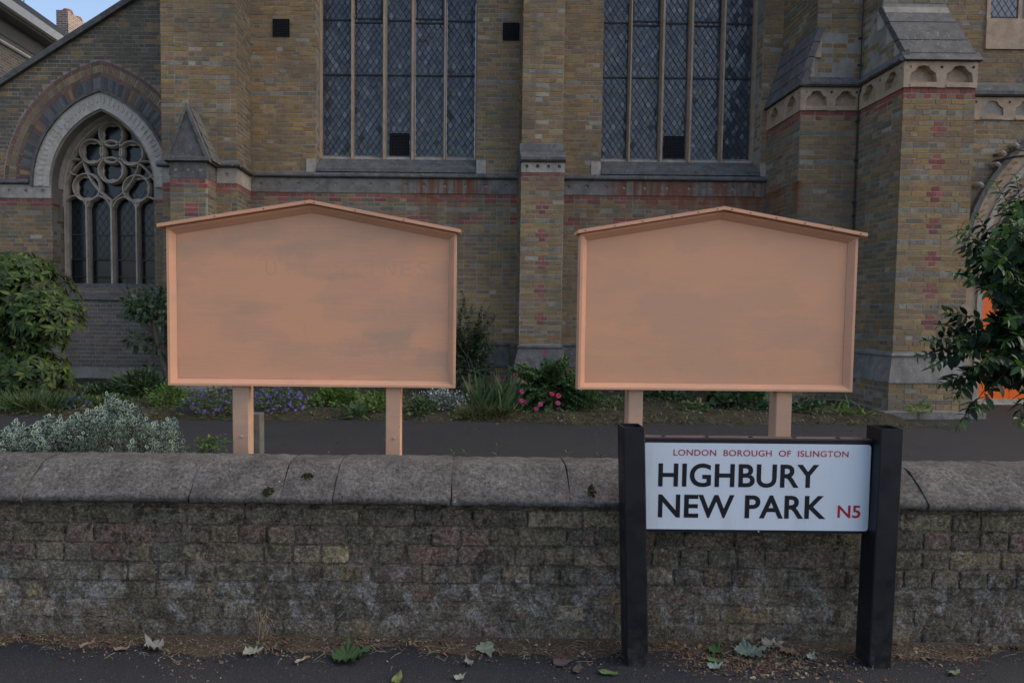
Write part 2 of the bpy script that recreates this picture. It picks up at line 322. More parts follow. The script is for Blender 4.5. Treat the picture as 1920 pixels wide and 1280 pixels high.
# churchyard path: gently uneven sheet
def height_path(x, y): return CZG + .012 * math.sin(x * 1.3 + y) * math.sin(y * .9)
mb = MB(); nx, ny = 60, 24
for j in range(ny + 1):
    for i in range(nx + 1):
        x = -14 + 28 * i / nx; y = WY1 - .05 + (12.2 - WY1) * j / ny; mb.v.append((x, y, height_path(x, y)))
        mb.c.append((1, 1, 1))
mb.f = [(j * (nx + 1) + i, j * (nx + 1) + i + 1, (j + 1) * (nx + 1) + i + 1, (j + 1) * (nx + 1) + i) for j in range(ny) for i in range(nx)]
mb.build('path', M['path'], smooth=True, kind='structure')
# flower bed: soil mound with a ragged front edge
def bed_front(x): return 8.78 + .07 * math.sin(x * 3.1) + .05 * math.sin(x * 7.7 + 1) + .03 * math.sin(x * 17)
def bed_z(x, y):
    t = (y - bed_front(x)); return CZG - .02 + .09 * min(1, max(0, t / .25)) + .05 * min(1, max(0, t / 2)) + .012 * math.sin(x * 9) * math.sin(y * 11)
mb = MB(); nx, ny = 260, 34; x0b, x1b = -13.5, 5.85
for j in range(ny + 1):
    for i in range(nx + 1):
        x = x0b + (x1b - x0b) * i / nx; f = bed_front(x) - .03; y = f + (13.0 - f) * (j / ny) ** 1.6
        mb.v.append((x, y, bed_z(x, y) + rnd(-.008, .008))); mb.c.append((1, 1, 1))
mb.f = [(j * (nx + 1) + i, j * (nx + 1) + i + 1, (j + 1) * (nx + 1) + i + 1, (j + 1) * (nx + 1) + i) for j in range(ny) for i in range(nx)]
mb.build('flower_bed', M['soil'], kind='structure')

# ------------------------------------------------------------------ church
CH = thing('church', (1, 11.5, CZG), 'Victorian yellow-brick church with leaded windows and stone string courses', 'church')
BZ, B0 = 0.075, 0.08                       # brick course height and datum
def kz(k): return B0 + k * BZ
class Face:
    def __init__(s, ox, oy, dx, dy, nx, ny): s.o = (ox, oy); s.d = (dx, dy); s.n = (nx, ny)
    def p(s, u, d, z): return (s.o[0] + s.d[0] * u + s.n[0] * d, s.o[1] + s.d[1] * u + s.n[1] * d, z)
def front(x0, y): return Face(x0, y, 1, 0, 0, -1)
def left_side(x, y): return Face(x, y, 0, 1, -1, 0)      # u grows away from the camera
def right_side(x, y): return Face(x, y, 0, 1, 1, 0)
YEL = [(.345, .218, .092), (.33, .205, .088), (.315, .20, .092), (.365, .24, .112), (.30, .182, .08)]
BRN = [(.31, .195, .10), (.28, .185, .105), (.26, .175, .105), (.32, .185, .105)]
GRY = [(.245, .20, .145), (.28, .235, .175), (.22, .18, .135), (.32, .275, .21)]
PAL = [(.46, .37, .25), (.42, .35, .26)]
REDS = [(.33, .095, .075), (.29, .082, .065), (.35, .11, .085), (.25, .08, .07)]
DULL = [(.22, .11, .085), (.19, .10, .08), (.24, .12, .09)]
def jit(c, a=.12): k = 1 + rnd(-a, a); return tuple(max(.01, x * k * (1 + rnd(-.05, .05))) for x in c)
def stock(dark=0.0):
    r = random.random()
    if random.random() < dark: return jit(random.choice([(.21, .165, .105), (.24, .18, .11), (.19, .155, .105), (.25, .17, .09)]))
    return jit(random.choice(YEL if r < .66 else BRN if r < .965 else PAL if r < .985 else GRY))
def grey_(): return jit(random.choice(GRY), .2)
def red_(): return jit(random.choice(REDS), .15)
ALLB = []                                   # every church brick: (part key, face, u0, u1, z0, z1, d, colour)
def brickwork(part, face, u0, u1, z0, z1, colfn, cut=None, phase=0.0, mode='eng', keep=False):
    k0, k1 = math.ceil((z0 - B0) / BZ - .35), math.floor((z1 - B0) / BZ + .35)
    for k in range(k0, k1):
        za, zb = max(kz(k) + .0075, z0), min(kz(k + 1) - .0075, z1)
        if zb - za < .02: continue
        ivs = [(u0, u1)] if cut is None else cut((za + zb) / 2, u0, u1)
        hdr = (k % 2 == 1)
        for (a, b) in ivs:
            if b - a < .02: continue
            u = a - (.1125 if (not hdr) else .056) - phase if cut is not None else a - (.1125 * (k % 2)) - phase
            if cut is not None: u = math.floor(a / .225) * .225 - (.056 if hdr else 0) - phase
            first = True
            while u < b - .015:
                L = .225 if (not hdr or random.random() < .22) else .1125
                if not hdr and random.random() < .12: L = .1125
                ua, ub = max(u + .0065, a), min(u + L - .0065, b)
                u += L
                if ub - ua < .022: continue
                ALLB.append((part, face, ua, ub, za, zb, rnd(-.004, .003), colfn((ua + ub) / 2, (za + zb) / 2, k, ub - ua), keep))

# --- nave wall between the buttresses, with two tall window openings
YW = 12.0
W1 = (-2.597, .178); W2 = (2.343, 5.097); SILL = 3.74; TOP = 8.4
nave_x0, nave_x1 = -3.73, 5.6
mb = MB(); plate(mb, [(-5.0, -.3), (6.2, -.3), (6.2, TOP), (-5.0, TOP)], [[(a, SILL), (b, SILL), (b, TOP - .2), (a, TOP - .2)] for a, b in (W1, W2)], YW + .0045, .5, backs=False)
nave = mb.build('nave_wall', M['mortar'], CH)
def nave_cut(z, a, b):
    if z < SILL: return [(a, b)]
    r = []; c = a
    for w0, w1 in (W1, W2):
        w0 -= nave_x0; w1 -= nave_x0
        if w0 > c: r.append((c, w0))
        c = w1
    r.append((c, b)); return r
def nave_col(u, z, k, L):
    x = u + nave_x0
    if k in (69, 66) and not (-.0 < x < .9 and k == 66): return grey_() if random.random() < .85 else stock()
    if k == 43: return red_() if random.random() < .85 else stock(.5)
    if k == 42: return red_() if int(u / .225) % 2 == 0 else stock(.4)
    if k in (40, 36): return grey_() if random.random() < .8 else stock()
    if k in (38, 37): return red_() if (u % .9) < .36 else stock(.35)
    if k < 44: return stock(.28 if k > 30 else .12)
    if k < 52 and random.random() < .3: return jit(random.choice(BRN))
    if x > .178 and x < .9: return stock(.35)
    return stock(.06)
brickwork('nave', front(nave_x0, YW), 0, nave_x1 - nave_x0, -.1, 3.38, nave_col)
brickwork('nave', front(nave_x0, YW), 0, nave_x1 - nave_x0, 3.70, TOP, nave_col, nave_cut)
for (x, kind) in ((W1[0], 0), (W1[1], 1), (W2[0], 0), (W2[1], 1)):
    f = right_side(x, YW + .03) if kind == 0 else left_side(x, YW + .03)
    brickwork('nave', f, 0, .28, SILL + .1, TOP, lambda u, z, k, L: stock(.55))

# --- string course, frieze with roundels, sills
def string(name, x0, x1, y, z, proj=.075, h=.075, parent=CH, m='grey', axis='x', sgn=-1):
    pr = [(y + .02, z + h), (y - proj * .35, z + h), (y - proj, z + h * .35), (y - proj, z), (y - proj * .6, z - .02), (y + .02, z - .02)]
    m_ = MB(); prism(m_, pr, 'x', x0, x1); return m_.build(name, M[m], parent)
def string_side(name, x, y0, y1, z, facing, proj=.075, h=.075, m='grey'):
    pr = [(x - facing * .02, z + h), (x + facing * proj * .35, z + h), (x + facing * proj, z + h * .35), (x + facing * proj, z), (x + facing * proj * .6, z - .02), (x - facing * .02, z - .02)]
    m_ = MB(); prism(m_, pr, 'y', y0, y1); return m_.build(name, M[m], CH)
def frieze(x0, x1, y, z0, z1, pitch=.335, block=1.35, mat='frieze', rr=.034):
    """ashlar blocks drilled with a row of roundels"""
    x = x0; par = None
    while x < x1 - .05:
        xe = min(x + block * rnd(.85, 1.15), x1)
        if x1 - xe < .3: xe = x1
        n = max(1, round((xe - x) / pitch)); hs = [circle(x + (i + .5) * (xe - x) / n, (z0 + z1) / 2 + .012, rr, 14) for i in range(n)]
        m_ = MB(); plate(m_, [(x + .002, z0), (xe - .002, z0), (xe - .002, z1), (x + .002, z1)], hs, y + rnd(-.004, .002), .045)
        m_.build('frieze_block', M[mat], CH); x = xe
FZ0, FZ1, STZ = 3.384, 3.63, 3.655
frieze(nave_x0 + .01, .89, YW - .012, FZ0, FZ1); frieze(1.61, 5.195, YW - .012, FZ0, FZ1)
string('string_course', nave_x0 + .08, .89, YW, STZ); string('string_course', 1.61, 5.19, YW, STZ)
def window_sill(a, b):
    m_ = MB(); prism(m_, [(YW + .36, 4.03), (YW + .30, 4.03), (YW - .035, 3.80), (YW - .045, 3.74), (YW - .02, 3.735), (YW + .36, 3.735)], 'x', a + .003, b - .003)
    s = m_.build('window_sill', M['grey'], CH)
    for x0, x1 in ((a - .17, a - .003), (b + .003, b + .17)):
        m_ = MB(); m_.box(x0, x1, YW - .012, YW + .25, 3.735, 3.735 + .225); m_.build('sill_stop_block', M['pale'], CH)
window_sill(*W1); window_sill(*W2)

# --- leaded windows: mullions, saddle bars, hoppers, diamond panes
PANES = []
def tall_window(a, b, mir=False):
    w = b - a; root = MB(); yf, yg = YW + .30, YW + .46; z0, z1 = 4.03, TOP - .21
    lights = [.51, .505, .43, .505, .51]; mul = [.055, .075, .075, .055]; jamb = (w - sum(lights) - sum(mul)) / 2
    # stone surround and mullions
    x = a; fr = MB(); prism(fr, [(x + .002, yf - .02), (x + jamb * .6, yf - .02), (x + jamb, yf + .10), (x + jamb, yg + .04), (x + .002, yg + .04)], 'z', z0, z1)
    x = b; prism(fr, [(x - .002, yf - .02), (x - .002, yg + .04), (x - jamb, yg + .04), (x - jamb, yf + .10), (x - jamb * .6, yf - .02)], 'z', z0, z1)
    win = fr.build('tall_window', M['tan'], CH)
    x = a + jamb
    for i, L in enumerate(lights):
        lx0, lx1 = x, x + L
        if i < 4:
            m_ = MB(); c = lx1 + mul[i] / 2; h = mul[i] / 2
            prism(m_, [(c - h * .45, yf), (c + h * .45, yf), (c + h, yf + .09), (c + h, yg + .04), (c - h, yg + .04), (c - h, yf + .09)], 'z', z0 - .01, z1); m_.build('mullion', M['tan'], win)
        # chamfered stone foot of the light
        m_ = MB(); prism(m_, [(yf + .06, z0 - .01), (yf + .06, z0 + .03), (yg + .01, z0 + .105), (yg + .04, z0 + .105), (yg + .04, z0 - .01)], 'x', lx0 + .002, lx1 - .002); m_.build('light_sill', M['pale'], win)
        m_ = MB(); m_.box(lx0 + .002, lx1 - .002, yg + .06, yg + .07, z0, z1); m_.build('dark_backing', M['black_void'], win)
        gz0 = z0 + .10
        hop = (4.14, 4.52) if i == 2 else None
        bars = [5.545] + ([6.53, 6.46] if i in (1, 3) else [6.50]) + [7.5]
        for bz in bars: m_ = MB(); m_.box(lx0 + .004, lx1 - .004, yg - .02, yg + .005, bz - .012, bz + .012); m_.build('saddle_bar', M['lead'], win)
        if i in (1, 3):
            for bx in (lx0 + .02, lx1 - .035): m_ = MB(); m_.box(bx, bx + .016, yg - .022, yg + .004, 6.545, 7.485); m_.build('casement_bar', M['lead'], win)
        if hop:
            m_ = MB(); m_.box(lx0 + .05, lx1 - .03, yg - .03, yg + .04, hop[0], hop[1]); m_.build('open_hopper', M['black_void'], win)
            m_ = MB()
            for q in range(9): xx = lx0 + .05 + (L - .08) * q / 8; m_.box(xx - .0008, xx + .0008, yg - .036, yg - .031, hop[0], hop[1])
            for q in range(9): zz = hop[0] + (hop[1] - hop[0]) * q / 8; m_.box(lx0 + .05, lx1 - .03, yg - .0365, yg - .0315, zz - .0008, zz + .0008)
            m_.build('hopper_grille', M['grille'], win)
        # diamond quarries: each pane sits at its own slight tilt
        pw, ph = .105, .158; lead = MB()
        nrow = int((z1 - gz0) / (ph / 2)) + 2
        for r_ in range(nrow):
            cz = gz0 + r_ * ph / 2
            for q in range(-1, 7):
                cx = lx0 + q * pw + (pw / 2 if r_ % 2 else 0) + .02
                poly = [(cx, cz - ph / 2), (cx + pw / 2, cz), (cx, cz + ph / 2), (cx - pw / 2, cz)]
                poly = clip(poly, lx0 + .004, lx1 - .004, gz0, z1)
                if len(poly) < 3 or abs(area(poly)) < .0004: continue
                tx, tz = random.gauss(0, .05), random.gauss(0, .06)
                mx = sum(p[0] for p in poly) / len(poly); mz = sum(p[1] for p in poly) / len(poly)
                shr = .94
                vv = [(mx + (p[0] - mx) * shr, yg + tx * (p[0] - mx) + tz * (p[1] - mz), mz + (p[1] - mz) * shr) for p in poly]
                PANES.append((win, vv, random.random()))
        # lead cames: two families of diagonals
        for s_ in (1, -1):
            for q in range(-60, 80):
                c0 = lx0 + .02 + q * pw + pw / 2
                pts = []
                # line x = c0 + s*(z-gz0)*(pw/ph)
                za, zb = gz0, z1; xa, xb = c0, c0 + s_ * (z1 - gz0) * pw / ph
                seg = clip_seg((xa, za), (xb, zb), lx0 + .003, lx1 - .003)
                if not seg: continue
                (xa, za), (xb, zb) = seg
                if hop and False: pass
                t = Vector((xb - xa, zb - za)).normalized(); nn = Vector((-t.y, t.x)) * .0048
                lead.add([(xa + nn.x, yg - .006, za + nn.y), (xb + nn.x, yg - .006, zb + nn.y), (xb - nn.x, yg - .006, zb - nn.y), (xa - nn.x, yg - .006, za - nn.y),
                          (xa + nn.x, yg + .004, za + nn.y), (xb + nn.x, yg + .004, zb + nn.y), (xb - nn.x, yg + .004, zb - nn.y), (xa - nn.x, yg + .004, za - nn.y)],
                         [(3, 2, 1, 0), (0, 1, 5, 4), (2, 3, 7, 6)])
        lead.build('lead_came', M['lead'], win)
        # fine wire guard in front of the glass
        g = MB(); gy = yf + .10
        for q in range(int(L / .026)): xx = lx0 + .013 + q * .026; g.box(xx - .0011, xx + .0011, gy, gy + .002, z0 + .01, z1)
        for q in range(int((z1 - z0) / .026)): zz = z0 + .02 + q * .026; g.box(lx0 + .003, lx1 - .003, gy + .0022, gy + .004, zz - .0011, zz + .0011)
        g.build('wire_guard', M['guard'], win, kind='stuff')
        x = lx1 + (mul[i] if i < 4 else 0)
    return win
def area(p): return .5 * sum(p[i][0] * p[(i + 1) % len(p)][1] - p[(i + 1) % len(p)][0] * p[i][1] for i in range(len(p)))
def clip(poly, x0, x1, z0, z1):
    for ax, lim, sg in ((0, x0, 1), (0, x1, -1), (1, z0, 1), (1, z1, -1)):
        out = []
        for i in range(len(poly)):
            p, q = poly[i], poly[(i + 1) % len(poly)]; ip = sg * (p[ax] - lim) >= 0; iq = sg * (q[ax] - lim) >= 0
            if ip: out.append(p)
            if ip != iq: t = (lim - p[ax]) / (q[ax] - p[ax]); out.append((p[0] + t * (q[0] - p[0]), p[1] + t * (q[1] - p[1])))
        poly = out
        if len(poly) < 3: return []
    return poly
def clip_seg(p, q, x0, x1):
    (xa, za), (xb, zb) = p, q
    if xa > xb: xa, za, xb, zb = xb, zb, xa, za
    if xb < x0 or xa > x1 or xb == xa: return None
    t0 = max(0, (x0 - xa) / (xb - xa)); t1 = min(1, (x1 - xa) / (xb - xa))
    if t1 - t0 < 1e-4: return None
    return ((xa + t0 * (xb - xa), za + t0 * (zb - za)), (xa + t1 * (xb - xa), za + t1 * (zb - za)))
tall_window(*W1); tall_window(*W2)

# --- air vents beside the windows
def vent(px0, px1, py0, py1):
    x0, z1 = pix(px0, py0, YW); x1, z0 = pix(px1, py1, YW)
    m_ = MB(); m_.box(x0, x1, YW - .012, YW + .05, z0, z1); v = m_.build('air_vent', M['black_void'], CH); g = MB()
    for q in range(11):
        t = q / 10; g.box(x0 + (x1 - x0) * t - .003, x0 + (x1 - x0) * t + .003, YW - .022, YW - .0125, z0, z1); g.box(x0, x1, YW - .0235, YW - .014, z0 + (z1 - z0) * t - .003, z0 + (z1 - z0) * t + .003)
    g.build('vent_grille', M['grille'], v)
vent(512, 543, 37, 69); vent(943, 973, 44, 76)

# --- plinth along the nave
def plinth(x0, x1, y, name='plinth'):
    m_ = MB(); prism(m_, [(y + .02, .80), (y - .015, .80), (y - .03, .77), (y - .012, .735), (y - .10, .40), (y - .10, .385), (y + .02, .385)], 'x', x0, x1); m_.build(name, M['grey'], CH)
plinth(-3.72, .80, YW); plinth(1.70, 5.10, YW)
brickwork('nave', front(-3.72, YW - .085), 0, 4.5, -.1, .385, lambda u, z, k, L: stock(.7)); brickwork('nave', front(1.7, YW - .085), 0, 3.4, -.1, .385, lambda u, z, k, L: stock(.7))
mb = MB(); mb.box(-3.72, .8, YW - .078, YW, -.3, .384); mb.box(1.7, 5.1, YW - .078, YW, -.3, .384); mb.build('plinth_mortar', M['mortar'], CH)

def plinth_ring(x0, x1, y0, yb, m='grey', left=True, right=True):
    """moulded plinth wrapped round a pier with mitred corners"""
    m_ = MB(); lv = [(.80, -.02), (.80, .012), (.77, .03), (.735, .012), (.40, .10), (.385, .10), (.385, -.02)]; n = 4
    for z, o in lv: ol = o if left else -.02; orr = o if right else -.02; m_.v += [(x0 - ol, yb, z), (x0 - ol, y0 - o, z), (x1 + orr, y0 - o, z), (x1 + orr, yb, z)]; m_.c += [(1, 1, 1)] * 4
    m_.f = [(i * 4 + j, i * 4 + j + 1, (i + 1) * 4 + j + 1, (i + 1) * 4 + j) for i in range(len(lv) - 1) for j in range(3)]; return m_.build('plinth', M[m], CH)
# --- centre pier
YC, YCU = 11.2, 11.45; C0, C1 = .897, 1.60
mb = MB(); mb.box(C0 + .0045, C1 - .007, YC + .0045, YW + .1, -.3, 3.60); mb.box(.92, 1.593, YCU + .0045, YW + .1, 3.5, TOP); mb.build('centre_pier', M['mortar'], CH)
def cross_col(w, gk=0, top=(46, 45), dark=.05):
    def f(u, z, k, L):
        if k == top[0]: return red_()
        if k == top[1]: return red_() if int(u / .1125) % 2 == 0 else stock(.2)
        m6 = k % 6; c = w / 2
        if m6 == gk: return grey_() if random.random() < .9 else stock()
        if k < top[1] - 2 and z > .9:
            if m6 == 3 and abs(u - c) < .118: return red_()
            if m6 in (2, 4) and abs(u - c) < .058: return red_()
        return stock(dark)
    return f
def brick_cross(part, face, w, z0, z1, top=(46, 45), dark=.05, cross=True, keep=False):
    """front of a pier: courses laid so that the red crosses sit on the centre line"""
    cf = cross_col(w, 0, top, dark) if cross else (lambda u, z, k, L: red_() if k == top[0] else (red_() if k == top[1] and int(u / .1125) % 2 == 0 else (grey_() if k % 6 == 0 and random.random() < .9 else stock(dark))))
    k0, k1 = math.ceil((z0 - B0) / BZ - .35), math.floor((z1 - B0) / BZ + .35); c = w / 2
    for k in range(k0, k1):
        za, zb = max(kz(k) + .0075, z0), min(kz(k + 1) - .0075, z1)
        if zb - za < .02: continue
        m6 = k % 6; cuts = set([0, w])
        if m6 in (2, 4) and cross: b = [c - .056, c + .056]
        elif m6 == 3 and cross: b = [c - .1125, c, c + .1125]
        else: b = [c - .1125, c + .1125] if k % 2 else [c]
        step = .1125 if (k in top or m6 == 0) else .225
        lo, hi = b[0], b[-1]
        while lo > 0: lo -= step if random.random() < .8 else .1125; b.append(lo)
        while hi < w: hi += step if random.random() < .8 else .1125; b.append(hi)
        b = sorted(set(min(max(x, 0), w) for x in b))
        for a_, b_ in zip(b, b[1:]):
            if b_ - a_ < .03: continue
            ua, ub = a_ + (.0055 if a_ > 0 else 0), b_ - (.0055 if b_ < w else 0)
            ALLB.append((part, face, ua, ub, za, zb, rnd(-.004, .003), cf((ua + ub) / 2, (za + zb) / 2, k, ub - ua), keep))
brick_cross('pier', front(C0, YC), C1 - C0, .80, 3.60, (46, 45), .05)
brickwork('pier', front(.913, YCU), 0, .687, 4.12, TOP, lambda u, z, k, L: grey_() if k in (69, 66) else stock(.04))
brickwork('pier', left_side(C0, YC), .03, .8, .8, 3.6, lambda u, z, k, L: grey_() if k % 6 == 0 else stock(.6))  # pier side in darker bricks than its front: shade put into the colour
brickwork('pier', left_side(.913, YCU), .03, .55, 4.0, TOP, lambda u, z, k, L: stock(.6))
mb = MB(); prism(mb, [(YCU + .05, 4.12), (YCU - .005, 4.12), (YCU - .09, 3.99), (YCU - .095, 3.965), (YC - .02, 3.86), (YC - .07, 3.83), (YC - .07, 3.79), (YC - .04, 3.765), (YW, 3.765), (YW, 4.12)], 'x', C0 - .012, C1 + .012); mb.build('pier_weathering', M['grey'], CH)
frieze(C0, C1, YC - .005, 3.60, 3.766, .165, 2, 'pale', .03)
mb = MB(); mb.box(C0 - .004, C0 + .03, YC + .03, YW, 3.60, 3.766); mb.build('frieze_return', M['grey'], CH)
plinth_ring(C0, C1, YC, YW - .02)
brickwork('pier', front(C0 - .09, YC - .09), 0, C1 - C0 + .18, -.1, .385, lambda u, z, k, L: stock(.6))
mb = MB(); mb.box(C0 - .083, C1 + .083, YC - .083, YW, -.3, .384); mb.build('pier_base', M['mortar'], CH)

# --- big buttress at the left with its small gabled fore-buttress
YA, YP = 11.25, 10.85; A0, A1 = -4.95, -3.73; P0, P1 = -4.652, -4.066
mb = MB(); mb.box(A0 + .0045, A1 - .0045, YA + .0045, YW + 1.2, -.3, TOP); mb.build('left_buttress', M['mortar'], CH)
def a_col(u, z, k, L):
    if k == 43: return red_()
    if k == 42: return red_() if int(u / .225) % 2 == 0 else stock(.5)
    if k in (69, 66, 60, 40, 36): return grey_() if random.random() < .8 else stock(.3)
    return stock(.45 if z < 4.4 else .16)
brickwork('left_buttress', front(A0, YA), 0, A1 - A0, .3, FZ0, a_col); brickwork('left_buttress', front(A0, YA), 0, A1 - A0, 3.72, TOP, a_col)
dk = lambda u, z, k, L: red_() if k in (43,) else jit(random.choice([(.15, .125, .09), (.19, .15, .10), (.13, .115, .09), (.22, .17, .10)]))  # dark brick colours carry the shade of the right-facing sides
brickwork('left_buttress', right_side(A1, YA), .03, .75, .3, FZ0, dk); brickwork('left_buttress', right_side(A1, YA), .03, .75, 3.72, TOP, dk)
frieze(A0, P0 - .01, YA - .008, FZ0, FZ1, .335, 2, 'pale'); frieze(P1 + .01, A1, YA - .008, FZ0, FZ1, .335, 2, 'pale')
mb = MB(); mb.box(A1 - .02, A1 + .006, YA + .038, YW - .013, FZ0, FZ1); mb.build('frieze_return', M['pale'], CH)
string('string_course', A0 - .07, P0 - .005, YA, STZ); string('string_course', P1 + .005, A1 + .075, YA, STZ); string_side('string_course', A1, YA + .021, YW - .075, STZ, 1)
mb = MB(); mb.box(P0 + .007, P1 - .0045, YP + .0045, YA + .1, -.3, FZ1 + .05); mb.build('gabled_buttress', M['mortar'], CH)
def p_col(u, z, k, L):
    if k == 43: return red_()
    if k == 42: return red_() if int(u / .225) % 2 == 0 else stock(.6)
    m = k % 6
    if m == 4: return grey_()
    if (m in (0, 2) and abs(u - .29) < .06) or (m == 1 and abs(u - .29) < .12): return red_()
    return stock(.5)
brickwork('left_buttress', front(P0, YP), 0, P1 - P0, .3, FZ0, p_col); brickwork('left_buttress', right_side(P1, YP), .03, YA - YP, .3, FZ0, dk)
frieze(P0, P1, YP - .006, FZ0, FZ1, .19, 2, 'grey', .03)
mb = MB(); mb.box(P1 - .03, P1 + .003, YP + .042, YA - .009, FZ0, FZ1); mb.build('frieze_return', M['grey'], CH)
# little gable: saddle stone with raked copings
gz0, gz1 = 3.665, 4.50; gx = (P0 + P1) / 2; ov = .055
mb = MB()
mb.add([(P0 - ov, YP - .03, gz0), (P1 + ov, YP - .03, gz0), (gx, YP - .03, gz1), (P0 - ov, YA + .05, gz0 + .02), (P1 + ov, YA + .05, gz0 + .02), (gx, YA + .05, gz1 - .06)],
       [(0, 1, 2), (1, 4, 5, 2), (3, 0, 2, 5), (0, 3, 4, 1)]); gab = mb.build('gable_cap', M['grey'], CH)
for s_ in (-1, 1):
    m_ = MB(); e = Vector((s_ * (P1 - P0 + 2 * ov) / 2, gz0 - gz1)); t = e.normalized(); nn = Vector((-t.y, t.x)) * (-s_)
    a_ = Vector((gx, gz1 + .03)); b_ = a_ + e * 1.03; inner = .055
    for nme, (y0_, y1_) in (('raked_coping', (YP - .06, YP + .03)),):
        q = [a_, b_, b_ - Vector((s_ * inner * 1.2, 0)), a_ - Vector((0, inner * 2.0))]
        vv = [(p.x, y0_, p.y) for p in q] + [(p.x, y1_, p.y) for p in q]
        m_.add(vv, [(0, 1, 2, 3), (7, 6, 5, 4), (0, 4, 5, 1), (1, 5, 6, 2), (2, 6, 7, 3), (3, 7, 4, 0)])
    m_.build('raked_coping', M['grey'], gab)
# slates on the right slope of the gable
for r_ in range(4):
    t0, t1 = r_ / 4, (r_ + 1) / 4 + .03
    m_ = MB(); vv = []
    for t in (t0, t1):
        for yy in (YP + .03, YA + .02):
            vv.append((gx + (P1 + ov - gx) * t + .012 + .008 * (t == t1), yy, gz1 - (gz1 - gz0) * t - (.05 if yy > 11 else .01) * (1 - t) + .012))
    m_.add(vv + [(p[0] + .012, p[1], p[2] + .008) for p in vv], [(0, 1, 3, 2), (4, 6, 7, 5), (2, 3, 7, 6), (0, 2, 6, 4)]); m_.build('cap_slab', M['grey'], gab)
mb = MB(); prism(mb, [(YP - .07, gz0 - .02), (YP - .07, gz0 + .035), (YP - .02, gz0 + .06), (YA, gz0 + .06), (YA, gz0 - .035), (YP - .03, gz0 - .035)], 'x', P0 - .06, P1 + .06); mb.build('gable_string', M['grey'], CH)

# --- aisle wall at the far left with its traceried window and raking coping
YL = 12.9; AX = -6.785; AW = .955; ASP = 3.60
def arch_c(w, h): return (h * h - w * w) / (2 * w)
ACC = arch_c(AW, 1.40)                                     # distance of each arc centre beyond the axis
def arc_pts(off, n=14, spring=ASP, w=AW, cx=AX, cc=None):
    """two-centred arch at a distance off outside the opening, from left springing over the apex to right springing"""
    cc = ACC if cc is None else cc; R = w + cc + off; th = math.acos(cc / R)
    L = [(cx + cc - R * math.cos(th * i / n), spring + R * math.sin(th * i / n)) for i in range(n + 1)]
    Rr = [(2 * cx - x, z) for x, z in L[:-1]][::-1]
    return L + Rr
def gable_z(x): return 5.449 + (x + 8.658) * .628
SILLA = 1.72
hole = [(AX - AW, SILLA)] + arc_pts(0) + [(AX + AW, SILLA)]
mb = MB(); plate(mb, [(-13, -.3), (-4.7, -.3), (-4.7, gable_z(-4.7)), (-13, gable_z(-13))], [hole[::-1]], YL + .0045, .42, backs=False); aisle = mb.build('aisle_wall', M['mortar'], CH)
OUT = .905
def aisle_cut(z, a, b):
    x_r = (z - 5.449) / .628 - 8.658 + .03; lo = max(a, x_r + 13) if z > 2.7 else a
    iv = [(lo, b)]
    if z > ASP: R = AW + ACC + OUT; dz = z - ASP; half = (math.sqrt(max(R * R - dz * dz, 0)) - ACC) if R > dz else -1
    else: half = AW if z > SILLA else -1
    if half > 0: l, r = AX - half + 13, AX + half + 13; iv = [(lo, min(l, b)), (max(r, lo), b)]
    return [i for i in iv if i[1] - i[0] > .03]
def aisle_col(u, z, k, L):
    if k == 43: return red_()
    if k == 42: return red_() if int(u / .225) % 3 < 2 else stock(.5)
    if k == 40: return grey_()
    if z > 4.3: return stock(.2) if random.random() < .25 else jit(random.choice([(.155, .13, .095), (.18, .145, .10), (.135, .118, .09)]))
    if z < 1.7: return jit(random.choice([(.20, .165, .14), (.17, .15, .125), (.24, .18, .14)]))
    return stock(.38)
brickwork('aisle', front(-13, YL), 3.5, 8.3, .2, FZ0, aisle_col, aisle_cut); brickwork('aisle', front(-13, YL), 3.5, 8.3, 3.70, 8.3, aisle_col, aisle_cut)
brickwork('aisle', right_side(AX - AW, YL + .03), 0, .34, SILLA, FZ0, lambda u, z, k, L: red_() if k in (43, 42) else stock(.7))
frieze(-9.6, AX - AW - .002, YL - .01, FZ0, FZ1, .30, 2, 'pale')
string('string_course', -9.6, AX - AW - .40, YL, STZ)
# raking coping
for i in range(7):
    xa, xb = -10.4 + i * .95, -10.4 + (i + 1) * .95 - .006; m_ = MB()
    q = [(xa, gable_z(xa) - .05), (xb, gable_z(xb) - .05), (xb, gable_z(xb) + .07), (xa, gable_z(xa) + .07)]
    m_.add([(p[0], YL - .09, p[1]) for p in q] + [(p[0], YL + .35, p[1] + .02) for p in q], [(0, 1, 2, 3), (7, 6, 5, 4), (3, 2, 6, 7), (0, 4, 5, 1), (1, 5, 6, 2), (0, 3, 7, 4)]); m_.build('raking_coping', M['grey'], aisle)
